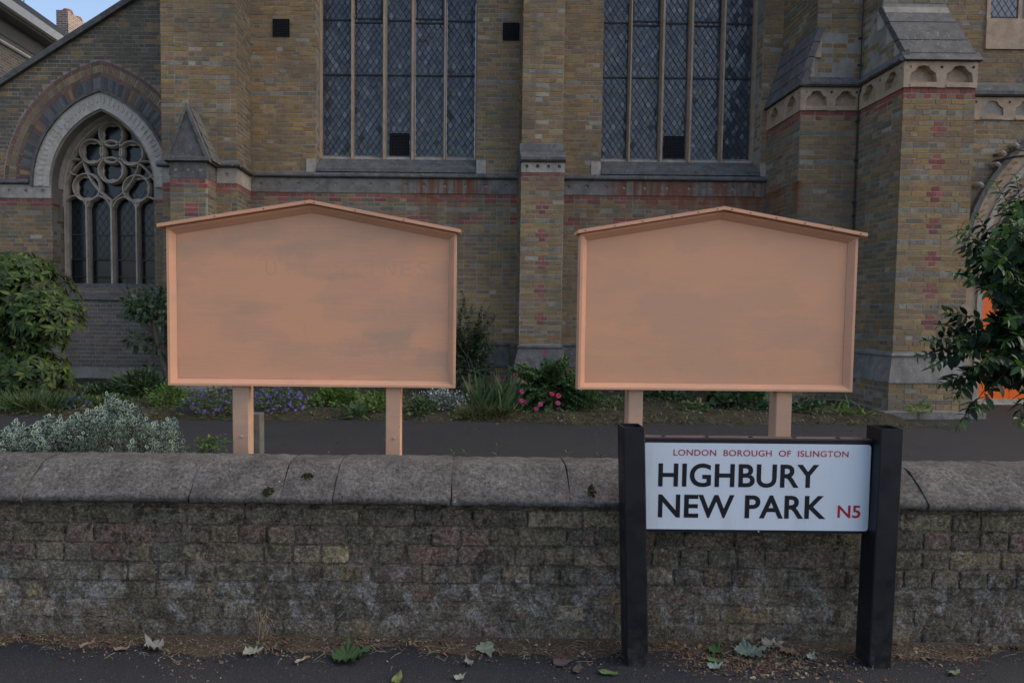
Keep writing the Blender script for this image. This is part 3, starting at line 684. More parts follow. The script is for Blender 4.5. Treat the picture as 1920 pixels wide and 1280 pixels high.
# brick and stone rings of the arch
def ring_piece(mb, i0, i1, n, o0, o1, y0, y1, side, col=(1, 1, 1)):
    def pt(t, o):
        R = AW + ACC + o; th = math.acos(ACC / R) * t; x = AX + ACC - R * math.cos(th); z = ASP + R * math.sin(th); return (x if side < 0 else 2 * AX - x, z)
    q = [pt(i0 / n, o0), pt(i1 / n, o0), pt(i1 / n, o1), pt(i0 / n, o1)]
    if side > 0: q = q[::-1]
    mb.add([(p[0], y0, p[1]) for p in q] + [(p[0], y1, p[1]) for p in q], [(3, 2, 1, 0), (4, 5, 6, 7), (0, 1, 5, 4), (1, 2, 6, 5), (2, 3, 7, 6), (3, 0, 4, 7)], col)
for side in (-1, 1):
    n = 36
    for i in range(n):                                       # big voussoirs: mostly dark grey, with red/yellow groups
        g = i % 12; c = jit(random.choice(DULL), .2) if g in (2, 4) else stock(.1) if g == 3 else jit(random.choice([(.10, .10, .105), (.14, .14, .145), (.085, .085, .09), (.17, .165, .17)]), .2)
        m_ = MB(); ring_piece(m_, i + .06, i + .94, n, .375, .60, YL + rnd(-.005, .002), YL + .05, side, c); m_.build('voussoir', M['brick'], aisle)
    m_ = MB(); n2 = 56
    for i in range(n2): ring_piece(m_, i + .06, i + .94, n2, .682, .805, YL + rnd(-.004, .002), YL + .05, side, stock(.2) if i % 2 else grey_())
    for i in range(14): ring_piece(m_, i + .03, i + .97, 14, .608, .675, YL + rnd(-.004, .002), YL + .05, side, jit(random.choice(DULL), .2))
    for i in range(16): ring_piece(m_, i + .03, i + .97, 16, .813, .88, YL + rnd(-.004, .002), YL + .05, side, jit(random.choice(DULL), .2))
    m_.build('arch_brick', M['brick'], aisle, kind='stuff')
    m_ = MB()
    for i in range(14): ring_piece(m_, i, i + 1, 14, .32, .37, YL - .07, YL + .03, side)
    m_.build('hood_mould', M['grey'], aisle)
    for i in range(10):
        m_ = MB()
        for j in range(3): ring_piece(m_, i + (j + (.02 if j == 0 else 0)) / 3, i + (j + (.97 if j == 2 else 1)) / 3, 10, .035, .318, YL - .03, YL + .05, side)
        st = m_.build('arch_stone', M['arch'], aisle)
    m_ = MB(); n3 = 22                                        # incised zigzag: little raised triangles
    for i in range(n3):
        ring_piece(m_, i + .15, i + .5, n3, .15, .25, YL - .042, YL - .028, side)
    m_.build('dogtooth', M['arch'], aisle, kind='stuff')
# splayed inner reveal of stone (arch) – visible on the left
m_ = MB(); A_ = arc_pts(.035, 16); B_ = arc_pts(-.03, 16); n = len(A_)
m_.add([(p[0], YL - .03, p[1]) for p in A_] + [(p[0], YL + .42, p[1]) for p in B_], [(i, i + 1, n + i + 1, n + i) for i in range(n - 1)]); m_.build('arch_reveal', M['arch'], aisle, smooth=False)
# tracery
YT = 13.24
def tp(cx, cy): return pix(90 + cx / 5.818, 200 + cy / 5.818, YT)
TS = 1 / 5.818 / (1280 / YT)
TW = .065
tz0 = 1.80
m_ = MB(); ribbon(m_, [(AX - AW + .03, tz0)] + arc_pts(-.04, 14) + [(AX + AW - .03, tz0)], .08, YT, .16); trac = m_.build('tracery_window', M['tracery'], CH)
def cring(c, r_out, r_in, name='tracery_ring'):
    x, z = tp(*c); m = MB(); ribbon(m, circle(x, z, (r_out + r_in) / 2 * TS, 28), (r_out - r_in) * TS * 1.1, YT, .14, True); m.build(name, M['tracery'], trac)
    # cusped foil behind the ring
    ri = r_in * TS; m = MB(); k = []
    for i in range(48):
        a = 2 * math.pi * i / 48; k.append((x + ri * (.74 + .2 * abs(math.cos(2 * a))) * math.cos(a + .785), z + ri * (.74 + .2 * abs(math.cos(2 * a))) * math.sin(a + .785)))
    plate(m, circle(x, z, ri * 1.02, 32), [k[::-1]], YT + .085, .04, backs=False); m.build('foil_cusp', M['tracery'], trac)
for c, ro, ri in (((685, 490), 137, 97), ((683, 297), 146, 112), ((470, 487), 143, 110), ((905, 505), 143, 110), ((680, 690), 150, 116), ((415, 878), 160, 131), ((958, 893), 158, 130)): cring(c, ro, ri)
def bez(p, q, bulge, n=10):
    P_, Q_ = Vector(tp(*p)), Vector(tp(*q)); d = Q_ - P_; nn = Vector((-d.y, d.x)); return [tuple(P_ + d * (i / n) + nn * (bulge * 4 * (i / n) * (1 - i / n))) for i in range(n + 1)]
m_ = MB()
for p, q, b in (((165, 1085), (375, 590), .14), ((690, 1030), (375, 600), .10), ((690, 1030), (985, 620), -.10), ((1210, 1090), (985, 620), -.14),
                ((180, 640), (345, 575), .16), ((180, 640), (300, 745), -.16), ((1010, 600), (1190, 640), .12), ((1070, 790), (1190, 640), -.12),
                ((165, 1090), (282, 968), .16), ((410, 1090), (282, 968), -.16), ((430, 1090), (545, 972), .16), ((672, 1090), (545, 972), -.16),
                ((705, 1100), (825, 984), .16), ((950, 1100), (825, 984), -.16), ((970, 1100), (1085, 986), .16), ((1215, 1100), (1085, 986), -.16)):
    ribbon(m_, bez(p, q, b), .05, YT + .004 + rnd(0, .003), .13)
m_.build('tracery_arc', M['tracery'], trac)
for i, cx in enumerate((414, 686, 958)):
    x, zt = tp(cx, 1060); m_ = MB(); h = .036 if i == 1 else .028
    prism(m_, [(x - h * .5, YT - .004), (x + h * .5, YT - .004), (x + h, YT + .07), (x + h, YT + .16), (x - h, YT + .16), (x - h, YT + .07)], 'z', tz0, zt + .05); m_.build('mullion', M['tracery'], trac)
m_ = MB(); plate(m_, hole, [], YT + .17, .01, outer_sides=False); m_.build('leaded_glass', M['darkglass'], trac)
xs = [AX - AW + .03] + [tp(c, 1060)[0] for c in (414, 686, 958)] + [AX + AW - .03]
for i in range(4):
    a_, b_ = xs[i] + .04, xs[i + 1] - .04; m_ = MB(); m_.box(a_, b_, YT + .13, YT + .155, 1.94, 1.965); m_.box(a_, b_, YT + .13, YT + .155, 2.27, 2.30); m_.box(a_, a_ + .022, YT + .13, YT + .155, 1.965, 2.27); m_.box(b_ - .022, b_, YT + .13, YT + .155, 1.965, 2.27); m_.build('casement_frame', M['guard'] if i > 1 else M['lead'], trac)
    m_ = MB(); m_.box(a_, b_, YT + .145, YT + .165, 2.76, 2.775)
    for s_ in (1, -1):
        for q in range(-24, 26):
            c0 = a_ + q * .13; seg = clip_seg((c0, 2.3), (c0 + s_ * 1.3 * .66, 3.62), a_, b_)
            if not seg: continue
            (xa, za), (xb, zb) = seg; t = Vector((xb - xa, zb - za)).normalized(); nn = Vector((-t.y, t.x)) * .004
            m_.add([(xa + nn.x, YT + .163, za + nn.y), (xb + nn.x, YT + .163, zb + nn.y), (xb - nn.x, YT + .163, zb - nn.y), (xa - nn.x, YT + .163, za - nn.y)], [(3, 2, 1, 0)])
    m_.build('lead_came', M['guard'], trac)
m_ = MB(); prism(m_, [(YT + .2, 1.82), (YT - .02, 1.82), (YL - .03, 1.56), (YL - .05, 1.50), (YL + .02, 1.50), (YT + .2, 1.50)], 'x', AX - AW - .05, AX + AW + .05); m_.build('window_sill', M['grey'], CH)

slate_m = m_flat('nave_slate', (.045, .047, .055), .6, .4, .3)
# --- stepped buttresses at the right
YB1, YB2, YR = 10.8, 9.7, 11.2
B10, B1U, B20, B21 = 5.20, 5.43, 6.095, 7.10
ARC0, ARC1 = 4.505, 4.86
def cusped(cx, z0, w, h):
    """pointed, cusped arch outline"""
    pts = [(cx - w / 2, z0)]
    for i in range(9):
        t = i / 8; a = math.pi * (1 - t); bump = 1 - .16 * max(0, math.cos((a - math.pi * .72) * 5)) * (1 if a > 1.9 else 0) - .16 * max(0, math.cos((a - math.pi * .28) * 5)) * (1 if a < 1.24 else 0)
        pts.append((cx + w / 2 * math.cos(a) * bump, z0 + h * .12 + h * .88 * math.sin(a) ** .8 * bump))
    pts.append((cx + w / 2, z0)); return pts
def arcade_front(x0, x1, y, n, z0=ARC0, z1=ARC1, aw=.36, name='arcade'):
    holes = []; p = (x1 - x0) / n
    for i in range(n): holes.append(cusped(x0 + (i + .5) * p, z0 + .075, min(aw, p * .78), .23))
    for i in range(n + 1): holes.append(circle(min(max(x0 + i * p, x0 + .06), x1 - .06), z1 - .075, .022, 10))
    m_ = MB(); plate(m_, [(x0, z0), (x1, z0), (x1, z1), (x0, z1)], [h[::-1] for h in holes], y, .09); a = m_.build(name, M['tan'], CH)
    for i in range(n): m_ = MB(); c = x0 + (i + .5) * p; prism(m_, [(y - .012, z0 + .005), (y - .012, z0 + .045), (y + .085, z0 + .085), (y + .085, z0 + .005)], 'x', c - min(aw, p * .78) / 2 + .005, c + min(aw, p * .78) / 2 - .005); m_.build('niche_sill', M['tan'], a)
def arcade_side(x, y0, y1, n, aw=.36):
    """the same arcade on a face that looks left: built flat, then turned"""
    holes = []; L = y1 - y0; p = L / n
    for i in range(n): holes.append(cusped((i + .5) * p, ARC0 + .075, min(aw, p * .72), .23))
    for i in range(n + 1): holes.append(circle(min(max(i * p, .06), L - .06), ARC1 - .075, .022, 10))
    m_ = MB(); plate(m_, [(0, ARC0), (L, ARC0), (L, ARC1), (0, ARC1)], [h[::-1] for h in holes], 0, .09)
    m_.v = [(x + v[1], y1 - v[0], v[2]) for v in m_.v]; m_.build('arcade', M['tan'], CH)
# buttress one
mb = MB(); mb.box(B10 + .0045, 6.9, YB1 + .0045, YW + .3, -.3, ARC0 + .02); mb.box(B10 + .1, 6.9, YB1 + .1, YW + .3, ARC0, ARC1 + .1)
mb.add([(B10 + .02, YB1 + .05, 4.95), (B1U + .012, YB1 + .05, 5.75), (6.9, YB1 + .05, 5.75), (6.9, YB1 + .05, 4.95), (B10 + .02, YW + .2, 4.95), (B1U + .012, YW + .2, 5.75), (6.9, YW + .2, 5.75), (6.9, YW + .2, 4.95)], [(0, 1, 2, 3), (0, 4, 5, 1), (1, 5, 6, 2)])
mb.box(B1U + .007, 6.9, YB1 + .057, YW + .3, 5.7, TOP); mb.build('inner_buttress', M['mortar'], CH)
plain = lambda u, z, k, L: red_() if k == 58 else (red_() if k == 57 and int(u / .1125) % 2 == 0 else grey_() if (k % 6 == 0 and random.random() < .9) else stock(.05))
side_c = lambda u, z, k, L: red_() if k in (58, 57) and random.random() < .7 else (grey_() if k % 6 == 0 else (red_() if k % 6 == 3 and .55 < u < .8 else stock(.62)))  # more dark bricks on the flank, painting in its shade
brickwork('buttress1', front(B10, YB1), 0, 6.12 - B10, .80, ARC0, plain, keep=True)
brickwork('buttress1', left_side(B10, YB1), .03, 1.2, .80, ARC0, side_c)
brickwork('buttress1', front(B1U, YB1 + .05), 0, .75, 5.70, TOP, lambda u, z, k, L: grey_() if k % 6 == 0 else stock(.06))
brickwork('buttress1', front(B10 + .2, YB1 + .05), .06, .75, 5.02, 5.70, lambda u, z, k, L: stock(.08), keep=True)
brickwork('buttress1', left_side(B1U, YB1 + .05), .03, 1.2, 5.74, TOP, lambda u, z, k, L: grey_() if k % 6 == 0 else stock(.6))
arcade_front(B10 + .002, 6.115, YB1 - .02, 2, aw=.33); arcade_side(B10 - .02, YB1 - .019, YW - .02, 2, .33)
mb = MB(); prism(mb, [(YB1 + .12, 5.03), (YB1 + .03, 5.03), (YB1 - .09, 4.92), (YB1 - .09, 4.885), (YB1 - .06, 4.86), (YB1 + .12, 4.86)], 'x', B10 - .05, 6.12); mb.build('weathering_front', M['grey'], CH)
# sloping stone courses on the left flank
for i in range(4):
    t0, t1 = i / 4, (i + 1) / 4; dx = B1U - B10 + .06; m_ = MB()
    xa, za = B10 - .075 + dx * t0, 4.87 + .90 * t0; xb, zb = B10 - .075 + dx * t1 + .012, 4.87 + .90 * t1 + .01
    q = [(xa, za), (xb, zb), (xb + .10, zb - .01), (xa + .10, za - .01)]; ya = YB1 - (.085 if i == 0 else .02)
    m_.add([(p[0], ya, p[1]) for p in q] + [(p[0], YW + .1, p[1]) for p in q], [(3, 2, 1, 0), (0, 1, 5, 4), (1, 2, 6, 5), (2, 3, 7, 6), (3, 0, 4, 7)]); m_.build('weathering_slab', M['grey'], CH)
# pale kneeler stones on the raking edge
m_ = MB(); m_.v = []; kq = [(B10 + .03, 5.03), (B10 + .20, 5.03), (B10 + .20, 5.33), (B10 + .30, 5.33), (B10 + .30, 5.72), (B1U - .02, 5.72)]
plate(m_, kq, [], YB1 + .022, .05); m_.build('kneeler_stone', M['tan'], CH)
# plinths
def side_plinth(x, y0, y1):
    m_ = MB(); prism(m_, [(x + .02, .80), (x - .012, .80), (x - .03, .77), (x - .012, .735), (x - .10, .40), (x - .10, .385), (x + .02, .385)], 'y', y0, y1); m_.build('plinth', M['grey'], CH)
plinth_ring(B10, 6.05, YB1, YW - .1, right=False)
brickwork('buttress1', front(B10 - .09, YB1 - .085), 0, 1.0, -.05, .385, lambda u, z, k, L: stock(.6)); mb = MB(); mb.box(B10 - .083, 6.1, YB1 - .078, YW, -.3, .384); mb.box(B10 - .15, 6.1, YB1 - .17, YW, -.3, .02); mb.build('buttress_base', M['mortar'], CH)
# buttress two
mb = MB(); mb.box(B20 + .0045, B21 - .007, YB2 + .0045, YW, -.3, ARC0 + .02); mb.box(B20 + .1, B21 - .1, YB2 + .1, YW, ARC0, ARC1 + .1)
mb.add([(B20 + .03, YB2 + .0, 4.93), (B21 - .03, YB2 + .0, 4.93), (B21 - .03, YB2 + .62, 5.88), (B20 + .03, YB2 + .62, 5.88), (B20 + .03, YW, 4.93), (B20 + .03, YW, 5.88), (B21 - .03, YW, 4.93), (B21 - .03, YW, 5.88)], [(0, 1, 2, 3), (0, 3, 5, 4), (1, 6, 7, 2)])
mb.box(B20 + .037, B21 - .037, YB2 + .627, YW, 5.6, TOP); mb.build('outer_buttress', M['mortar'], CH)
brick_cross('buttress2', front(B20, YB2), B21 - B20, .80, ARC0, (58, 57), .03, keep=True)
b2s = lambda u, z, k, L: red_() if k == 58 or (k == 57 and random.random() < .5) else (grey_() if k % 6 == 0 and random.random() < .9 else stock(.45))  # left face mixed darker than the front, its shade painted in
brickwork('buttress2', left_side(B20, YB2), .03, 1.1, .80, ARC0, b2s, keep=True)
def b2cut(z, a, b): return [(max(a, .09 + (z - 4.93) / .95 * .60), b)]
brickwork('buttress2', left_side(B20 + .03, YB2), .0, 1.3, 5.02, 5.88, lambda u, z, k, L: stock(.4), b2cut, keep=True)
brickwork('buttress2', left_side(B20 + .03, YB2 + .62), .03, .8, 5.88, TOP, lambda u, z, k, L: stock(.4)); brickwork('buttress2', front(B20 + .03, YB2 + .62), 0, .95, 5.90, TOP, lambda u, z, k, L: grey_() if k in (78, 84) else stock(.06))
arcade_front(B20 + .002, B21, YB2 - .02, 2, aw=.375); arcade_side(B20 - .02, YB2 - .019, YB1 - .021, 2, .33)
mb = MB(); prism(mb, [(B20 + .05, 5.03), (B20 + .02, 5.03), (B20 - .085, 4.90), (B20 - .085, 4.88), (B20 - .05, 4.86), (B20 + .05, 4.86)], 'y', YB2 - .02, YB1 - .08); mb.build('weathering_side', M['grey'], CH)
for i, (t0, t1) in enumerate(((0, .12), (.12, .36), (.36, .70), (.70, 1.0))):
    ya, za = YB2 - .075 + .70 * t0, 4.87 + 1.02 * t0; yb, zb = YB2 - .075 + .70 * t1 + .015, 4.87 + 1.02 * t1 + .008; ex = .06 if i == 0 else .005
    m_ = MB(); prism(m_, [(ya, za), (yb, zb), (yb + .1, zb), (ya + .1, za - .01)], 'x', B20 + .02 - ex, B21 - .02 + ex); m_.build('weathering_slab', M['grey'], CH)
def rake(z): return (z - 4.87) / 1.02 * .70 - .02
for u1, za, zb in ((.30, 5.035, 5.27), (.50, 5.275, 5.555), (.74, 5.56, 5.86)):
    q = [(rake(za), za), (u1, za), (u1, zb), (rake(zb), zb)]; m_ = MB()
    m_.add([(B20 + .024, YB2 + p[0], p[1]) for p in q] + [(B20 + .06, YB2 + p[0], p[1]) for p in q], [(3, 2, 1, 0), (4, 5, 6, 7), (0, 1, 5, 4), (1, 2, 6, 5), (2, 3, 7, 6), (3, 0, 4, 7)]); m_.build('kneeler_stone', M['pale'], CH)
plinth_ring(B20, B21, YB2, YB1 - .11, 'mid')
brickwork('buttress2', front(B20 - .09, YB2 - .085), 0, B21 - B20 + .18, 0.0, .385, lambda u, z, k, L: stock(.5), keep=True); brickwork('buttress2', left_side(B20 - .085, YB2 - .085), .03, 1.1, 0.0, .385, lambda u, z, k, L: stock(.7))
mb = MB(); mb.box(B20 - .083, B21 + .083, YB2 - .078, YW, -.3, .384); mb.build('buttress_base', M['mortar'], CH)
for i in range(3):
    m_ = MB(); a_ = B20 - .2 + i * .48; m_.box(a_, a_ + .475, YB2 - .20 + rnd(-.02, .02), YW - 1.3, -.3, .0 + rnd(-.02, .0)); m_.build('footing_slab', M['mid'], CH)
# lightning conductor down the inner corner
pts = [(6.085, YB1 - .035, z + 0.0) for z in (8.0, 6, 4.9)] + [(6.06, YB1 - .11, 4.86), (6.07, YB1 - .04, 4.7), (6.07, YB1 - .03, 3), (6.07, YB1 - .03, 1.0)]
m_ = MB(); tube(m_, pts, .011, seg=6); cond = m_.build('lightning_conductor', M['cable'], CH)
for z in (5.6, 5.2, 4.35, 3.75, 3.1, 2.9): m_ = MB(); m_.box(6.045, 6.095, YB1 - .05, YB1 - .005, z - .012, z + .012); m_.build('cable_clip', M['cable'], cond)

# --- porch wall with the portal at the right edge
PXC, PZC, PR = 10.6, 2.2, 2.55; PAX = 9.85
def parc(R, n=18):
    """left half of the portal arch plus its mirror"""
    th = math.acos((PXC - PAX) / R) if R > (PXC - PAX) else .1
    L = [(PXC - R * math.cos(th * i / n), PZC + R * math.sin(th * i / n)) for i in range(n + 1)]
    return L + [(2 * PAX - x, z) for x, z in L[:-1]][::-1]
def portal_hole(R): a = parc(R); return [(a[0][0], -.2)] + a + [(a[-1][0], -.2)]
mb = MB(); plate(mb, [(7.0, -.3), (13.5, -.3), (13.5, TOP), (7.0, TOP)], [portal_hole(2.47)[::-1]], YR + .0045, .7, backs=False); porch = mb.build('porch_wall', M['mortar'], CH)
def pcut(z, a, b):
    R = 2.50
    half = PAX - (PXC - (math.sqrt(max(R * R - (z - PZC) ** 2, 0)) if z > PZC else R)) if z < PZC + R else -1
    if half <= 0: return [(a, b)]
    return [(a, PAX - half - 7.1), (PAX + half - 7.1, b)]
brickwork('porch', front(7.1, YR), 0, 5, .1, ARC0, lambda u, z, k, L: grey_() if (k % 6 == 0 or random.random() < .22) else stock(.08), pcut)
brickwork('porch', front(7.1, YR), 0, 5, 5.06, TOP, lambda u, z, k, L: grey_() if k in (78, 79) else stock(.06), lambda z, a, b: [(a, b)] if z < 5.62 else [(a, 1.20), (3.4, b)])
arcade_front(7.105, 12.0, YR - .02, 9, aw=.36)
string('string_course', 7.105, 12, YR, 4.89, .09, .16)
steps = [(2.55, 2.47, -.08, 'grey'), (2.465, 2.22, .02, 'tan'), (2.22, 2.14, -.012, 'pale'), (2.14, 2.07, .06, 'tan')]
for ro, ri, dy, mt in steps:
    a_, b_ = parc(ro), parc(ri); n = len(a_); m_ = MB(); y0 = YR + dy
    if ro < 2.5: a_ = [(a_[0][0], -.1)] + a_ + [(a_[-1][0], -.1)]; b_ = [(b_[0][0], -.1)] + b_ + [(b_[-1][0], -.1)]; n += 2
    m_.add([(p[0], y0, p[1]) for p in a_] + [(p[0], y0, p[1]) for p in b_] + [(p[0], y0 + .25, p[1]) for p in b_] + [(p[0], y0 + .1, p[1]) for p in a_],
           [(i, i + 1, n + i + 1, n + i) for i in range(n - 1)] + [(n + i, n + i + 1, 2 * n + i + 1, 2 * n + i) for i in range(n - 1)] + [(3 * n + i, 3 * n + i + 1, i + 1, i) for i in range(n - 1)]); m_.build('portal_order', M[mt], porch)
m_ = MB()
for R in (2.34, 1.98, 1.70):
    th = math.acos((PXC - PAX) / R)
    for i in range(22):
        t = th * (i + .5) / 22; x, z = PXC - R * math.cos(t), PZC + R * math.sin(t); yy = YR + (.018 if R > 2.2 else .218)
        m_.add([(x - .035, yy, z - .02), (x + .045, yy, z + .01), (x + .0, yy - .03, z + .05)], [(0, 1, 2)])
m_.build('dogtooth', M['tan'], porch, kind='stuff')
m_ = MB(); plate(m_, [p for p in portal_hole(2.12)], [], YR + .22, .05); tym = m_.build('tympanum', M['tan'], porch)
for ro in (1.90, 1.60):
    a_, b_ = parc(ro), parc(ro - .06); n = len(a_); m_ = MB(); m_.add([(p[0], YR + .18, p[1]) for p in a_] + [(p[0], YR + .18, p[1]) for p in b_] + [(p[0], YR + .225, p[1]) for p in b_] + [(p[0], YR + .225, p[1]) for p in a_], [(i, i + 1, n + i + 1, n + i) for i in range(n - 1)] + [(n + i, n + i + 1, 2 * n + i + 1, 2 * n + i) for i in range(n - 1)] + [(3 * n + i, 3 * n + i + 1, i + 1, i) for i in range(n - 1)]); m_.build('moulding', M['pale'], tym)
m_ = MB(); m_.box(8.50, 11.2, YR + .16, YR + .215, -.10, 2.06); door = m_.build('door', M['orange'], porch, label='bright orange painted portal door')
for i in range(9):
    m_ = MB(); a_ = 8.505 + i * .2995; m_.box(a_ + .004, a_ + .2955, YR + .145, YR + .162, -.095, 2.055); m_.build('plank', M['orange'], door)
m_ = MB(); m_.box(8.3, 11.4, YR - .05, YR + .16, -.2, -.085); m_.build('threshold', M['pale'], porch)
m_ = MB(); m_.box(8.52, 11.18, YR + .11, YR + .143, -.085, -.02); m_.build('door_sill', M['pale'], porch)
# small lancets above the porch
m_ = MB(); z0 = 6.10; m_.box(8.30, 10.5, YR - .03, YR + .02, 5.62, z0 - .004); m_.build('lancet_sill', M['tan'], CH)
for i in range(3):
    x = 8.33 + i * .62; m_ = MB(); m_.box(x - .03, x + .03, YR - .02, YR + .14, z0, TOP - .1); m_.box(x + .47, x + .53, YR - .02, YR + .14, z0, TOP - .1); lan = m_.build('lancet_window', M['tan'], CH)
    m_ = MB(); m_.box(x + .035, x + .465, YR + .0, YR + .006, z0, TOP - .1); m_.build('lancet_glass', M['darkglass'] if i else M['glass'], lan)
    m_ = MB()
    for s_ in (1, -1):
        for q in range(-30, 30):
            seg = clip_seg((x + q * .11, z0), (x + q * .11 + s_ * 2.2 * .68, z0 + 2.2), x + .035, x + .465)
            if not seg: continue
            (xa, za), (xb, zb) = seg; t = Vector((xb - xa, zb - za)).normalized(); nn = Vector((-t.y, t.x)) * .005
            m_.add([(xa + nn.x, YR - .003, za + nn.y), (xb + nn.x, YR - .003, zb + nn.y), (xb - nn.x, YR - .003, zb - nn.y), (xa - nn.x, YR - .003, za - nn.y)], [(3, 2, 1, 0)])
    m_.box(x + .035, x + .465, YR - .012, YR - .004, z0, z0 + .03); m_.build('lead_came', M['lead'], lan)
# small stone stubs and an iron bracket above the portal
for px_, py_ in ((1836, 345), (1868, 307), (1903, 272), (1878, 286)):
    x, z = pix(px_, py_, YR - .08); m_ = MB(); tube(m_, [(x, YR + .02, z), (x, YR - .10, z - .01), (x, YR - .16, z - .05)], .05, .028, 7); m_.build('carved_stop', M['pale'], CH)
m_ = MB(); x, z = pix(1880, 298, YR - .2); tube(m_, [(x, YR, z), (x + .15, YR - .25, z + .02), (x + .6, YR - .5, z + .04)], .018, seg=6); tube(m_, [(x, YR, z + .1), (x + .2, YR - .25, z + .13), (x + .6, YR - .5, z - .02)], .010, seg=6); m_.build('iron_bracket', M['cable'], CH)

# --- lay the bricks: the 300 that show largest are objects, the rest one mesh for each part of the church
PARENTS = {'nave': nave, 'aisle': aisle, 'porch': porch}
for n_, k_ in (('pier', 'centre_pier'), ('left_buttress', 'left_buttress'), ('buttress1', 'inner_buttress'), ('buttress2', 'outer_buttress')): PARENTS[n_] = bpy.data.objects[k_]
def brick_vf(b):
    _, f, ua, ub, za, zb, d, c, _k = b; j = .0025; dep = .03
    vv = [f.p(u + rnd(-j, j), d, z + rnd(-j, j)) for u, z in ((ua, za), (ub, za), (ub, zb), (ua, zb))] + [f.p(u, -dep, z) for u, z in ((ua, za), (ub, za), (ub, zb), (ua, zb))]
    return vv, [(0, 1, 2, 3), (1, 0, 4, 5), (2, 1, 5, 6), (3, 2, 6, 7), (0, 3, 7, 4)]
def flipfix(vv, ff, f):
    a, b, c = Vector(vv[0]), Vector(vv[1]), Vector(vv[2]); n = (b - a).cross(c - a)
    return ff if n.x * f.n[0] + n.y * f.n[1] > 0 else [q[::-1] for q in ff]
ranked = []
for i, b in enumerate(ALLB):
    if not b[8]: continue
    p = b[1].p((b[2] + b[3]) / 2, 0, (b[4] + b[5]) / 2); sx, sy = toscreen(p)
    if not (4 < sx < 1916 and 4 < sy < 1275): continue
    if 1080 < sx < 1622 and sy > 400 and sy < 740: continue
    if sx < 1625 and sy > 430: continue
    if sx > 1760 and sy > 400: continue
    u0 = toscreen(b[1].p(b[2], 0, b[4])); u1 = toscreen(b[1].p(b[3], 0, b[5])); ranked.append((abs((u1[0] - u0[0]) * (u1[1] - u0[1])), i))
ranked.sort(reverse=True); pick = set(i for _, i in ranked[:300]); joined = {}
for i, b in enumerate(ALLB):
    vv, ff = brick_vf(b); ff = flipfix(vv, ff, b[1])
    if i in pick: m_ = MB(); m_.add(vv, ff, b[7]); m_.build('brick', M['brick'], PARENTS[b[0]])
    else: joined.setdefault(b[0], MB()).add(vv, ff, b[7])
for k_, m_ in joined.items(): m_.build('brickwork', M['brick'], PARENTS[k_], kind='stuff')
# panes
vis = []
for i, (w, vv, r) in enumerate(PANES):
    sx, sy = toscreen(vv[0]); A = abs(area([(v[0], v[2]) for v in vv])); hid = not (5 < sy < 285)
    vis.append((0 if hid else A * (1 if sx > 1100 else .999), i))
vis.sort(reverse=True); pick = set(i for _, i in vis[:300]); rest = {}
for i, (w, vv, r) in enumerate(PANES):
    f = [tuple(range(len(vv)))]
    if i in pick: m_ = MB(); m_.add(vv, f, (r, r, r)); m_.build('pane', M['glass'], w)
    else: rest.setdefault(w.name, MB()).add(vv, f, (r, r, r))
for k_, m_ in rest.items(): m_.build('diamond_panes', M['glass'], bpy.data.objects[k_], kind='stuff')

# --- upper wall and roof of the nave, out of frame but casting the shade the street lies in
mb = MB(); mb.box(-5.0, 14, YW + .02, YW + .6, TOP + .002, 12.5); mb.box(13.4, 14, YW + .7, 24, -.3, 12.5); mb.build('upper_nave_wall', M['mortar'], CH)
mb = MB(); prism(mb, [(YW - .3, 12.4), (YW - .3, 12.6), (18.5, 19.0), (25, 12.6), (25, 12.4)], 'x', -5.2, 14.3); mb.build('nave_roof', slate_m, CH)
mb = MB(); mb.box(7.02, 26, YR + .02, YW, TOP + .002, 16); mb.box(13.6, 26, YR + .02, YW, -.3, TOP); mb.build('unseen_shade_wall', M['mortar'], CH)  # unseen tower mass, added and widened to the right to block the sun

# ------------------------------------------------------------------ house beyond the aisle roof
def m_far_brick(name, c1, c2, mor):
    t = NT(name); tc = t.n('TexCoord'); x = t.n('SeparateXYZ', {'Vector': tc.outputs['Object']})
    v = t.n('CombineXYZ', {0: t.math('ADD', x.outputs[0], x.outputs[1]), 1: x.outputs[2], 2: 0.0})
    b = t.n('TexBrick', {'Vector': v.outputs[0], 'Color1': (*c1, 1), 'Color2': (*c2, 1), 'Mortar': (*mor, 1), 'Scale': 1.0, 'Mortar Size': .008, 'Brick Width': .225, 'Row Height': .075})
    return t.done(b.outputs[0], .9, .2)
MF = m_far_brick('far_brown_brick', (.27, .22, .17), (.15, .13, .12), (.34, .31, .27)); MC = m_far_brick('chimney_brick', (.30, .21, .17), (.20, .14, .12), (.55, .50, .45))
white = m_flat('white_gutter', (.62, .63, .66), .5, .4); slate = m_flat('slate', (.035, .037, .05), .6, .4, .3); pot = m_flat('terracotta', (.28, .13, .09), .8, .2)
hx = -12.3
H = thing('brick_house', (hx - 3, 20, -.2), 'distant brown brick house with white gutter, seen above the aisle roof', 'house')
mb = MB(); mb.box(hx - 7, hx, 15, 34, -.2, 9.1); mb.build('wall', MF, H)
mb = MB(); mb.box(hx - .02, hx + .42, 15, 34, 8.95, 9.02); mb.box(hx - .02, hx + .03, 15, 34, 8.55, 8.95); mb.build('eaves_board', m_flat('grey_eaves', (.16, .16, .165), .7, .3), H)
mb = MB(); prism(mb, [(hx + .42, 9.02), (hx + .58, 9.02), (hx + .62, 9.22), (hx + .42, 9.22)], 'y', 15, 34); mb.build('gutter', white, H)
mb = MB(); tube(mb, [(hx + .04, 15, 8.35), (hx + .04, 34, 8.35)], .05, seg=6); mb.build('cable_pipe', white, H)
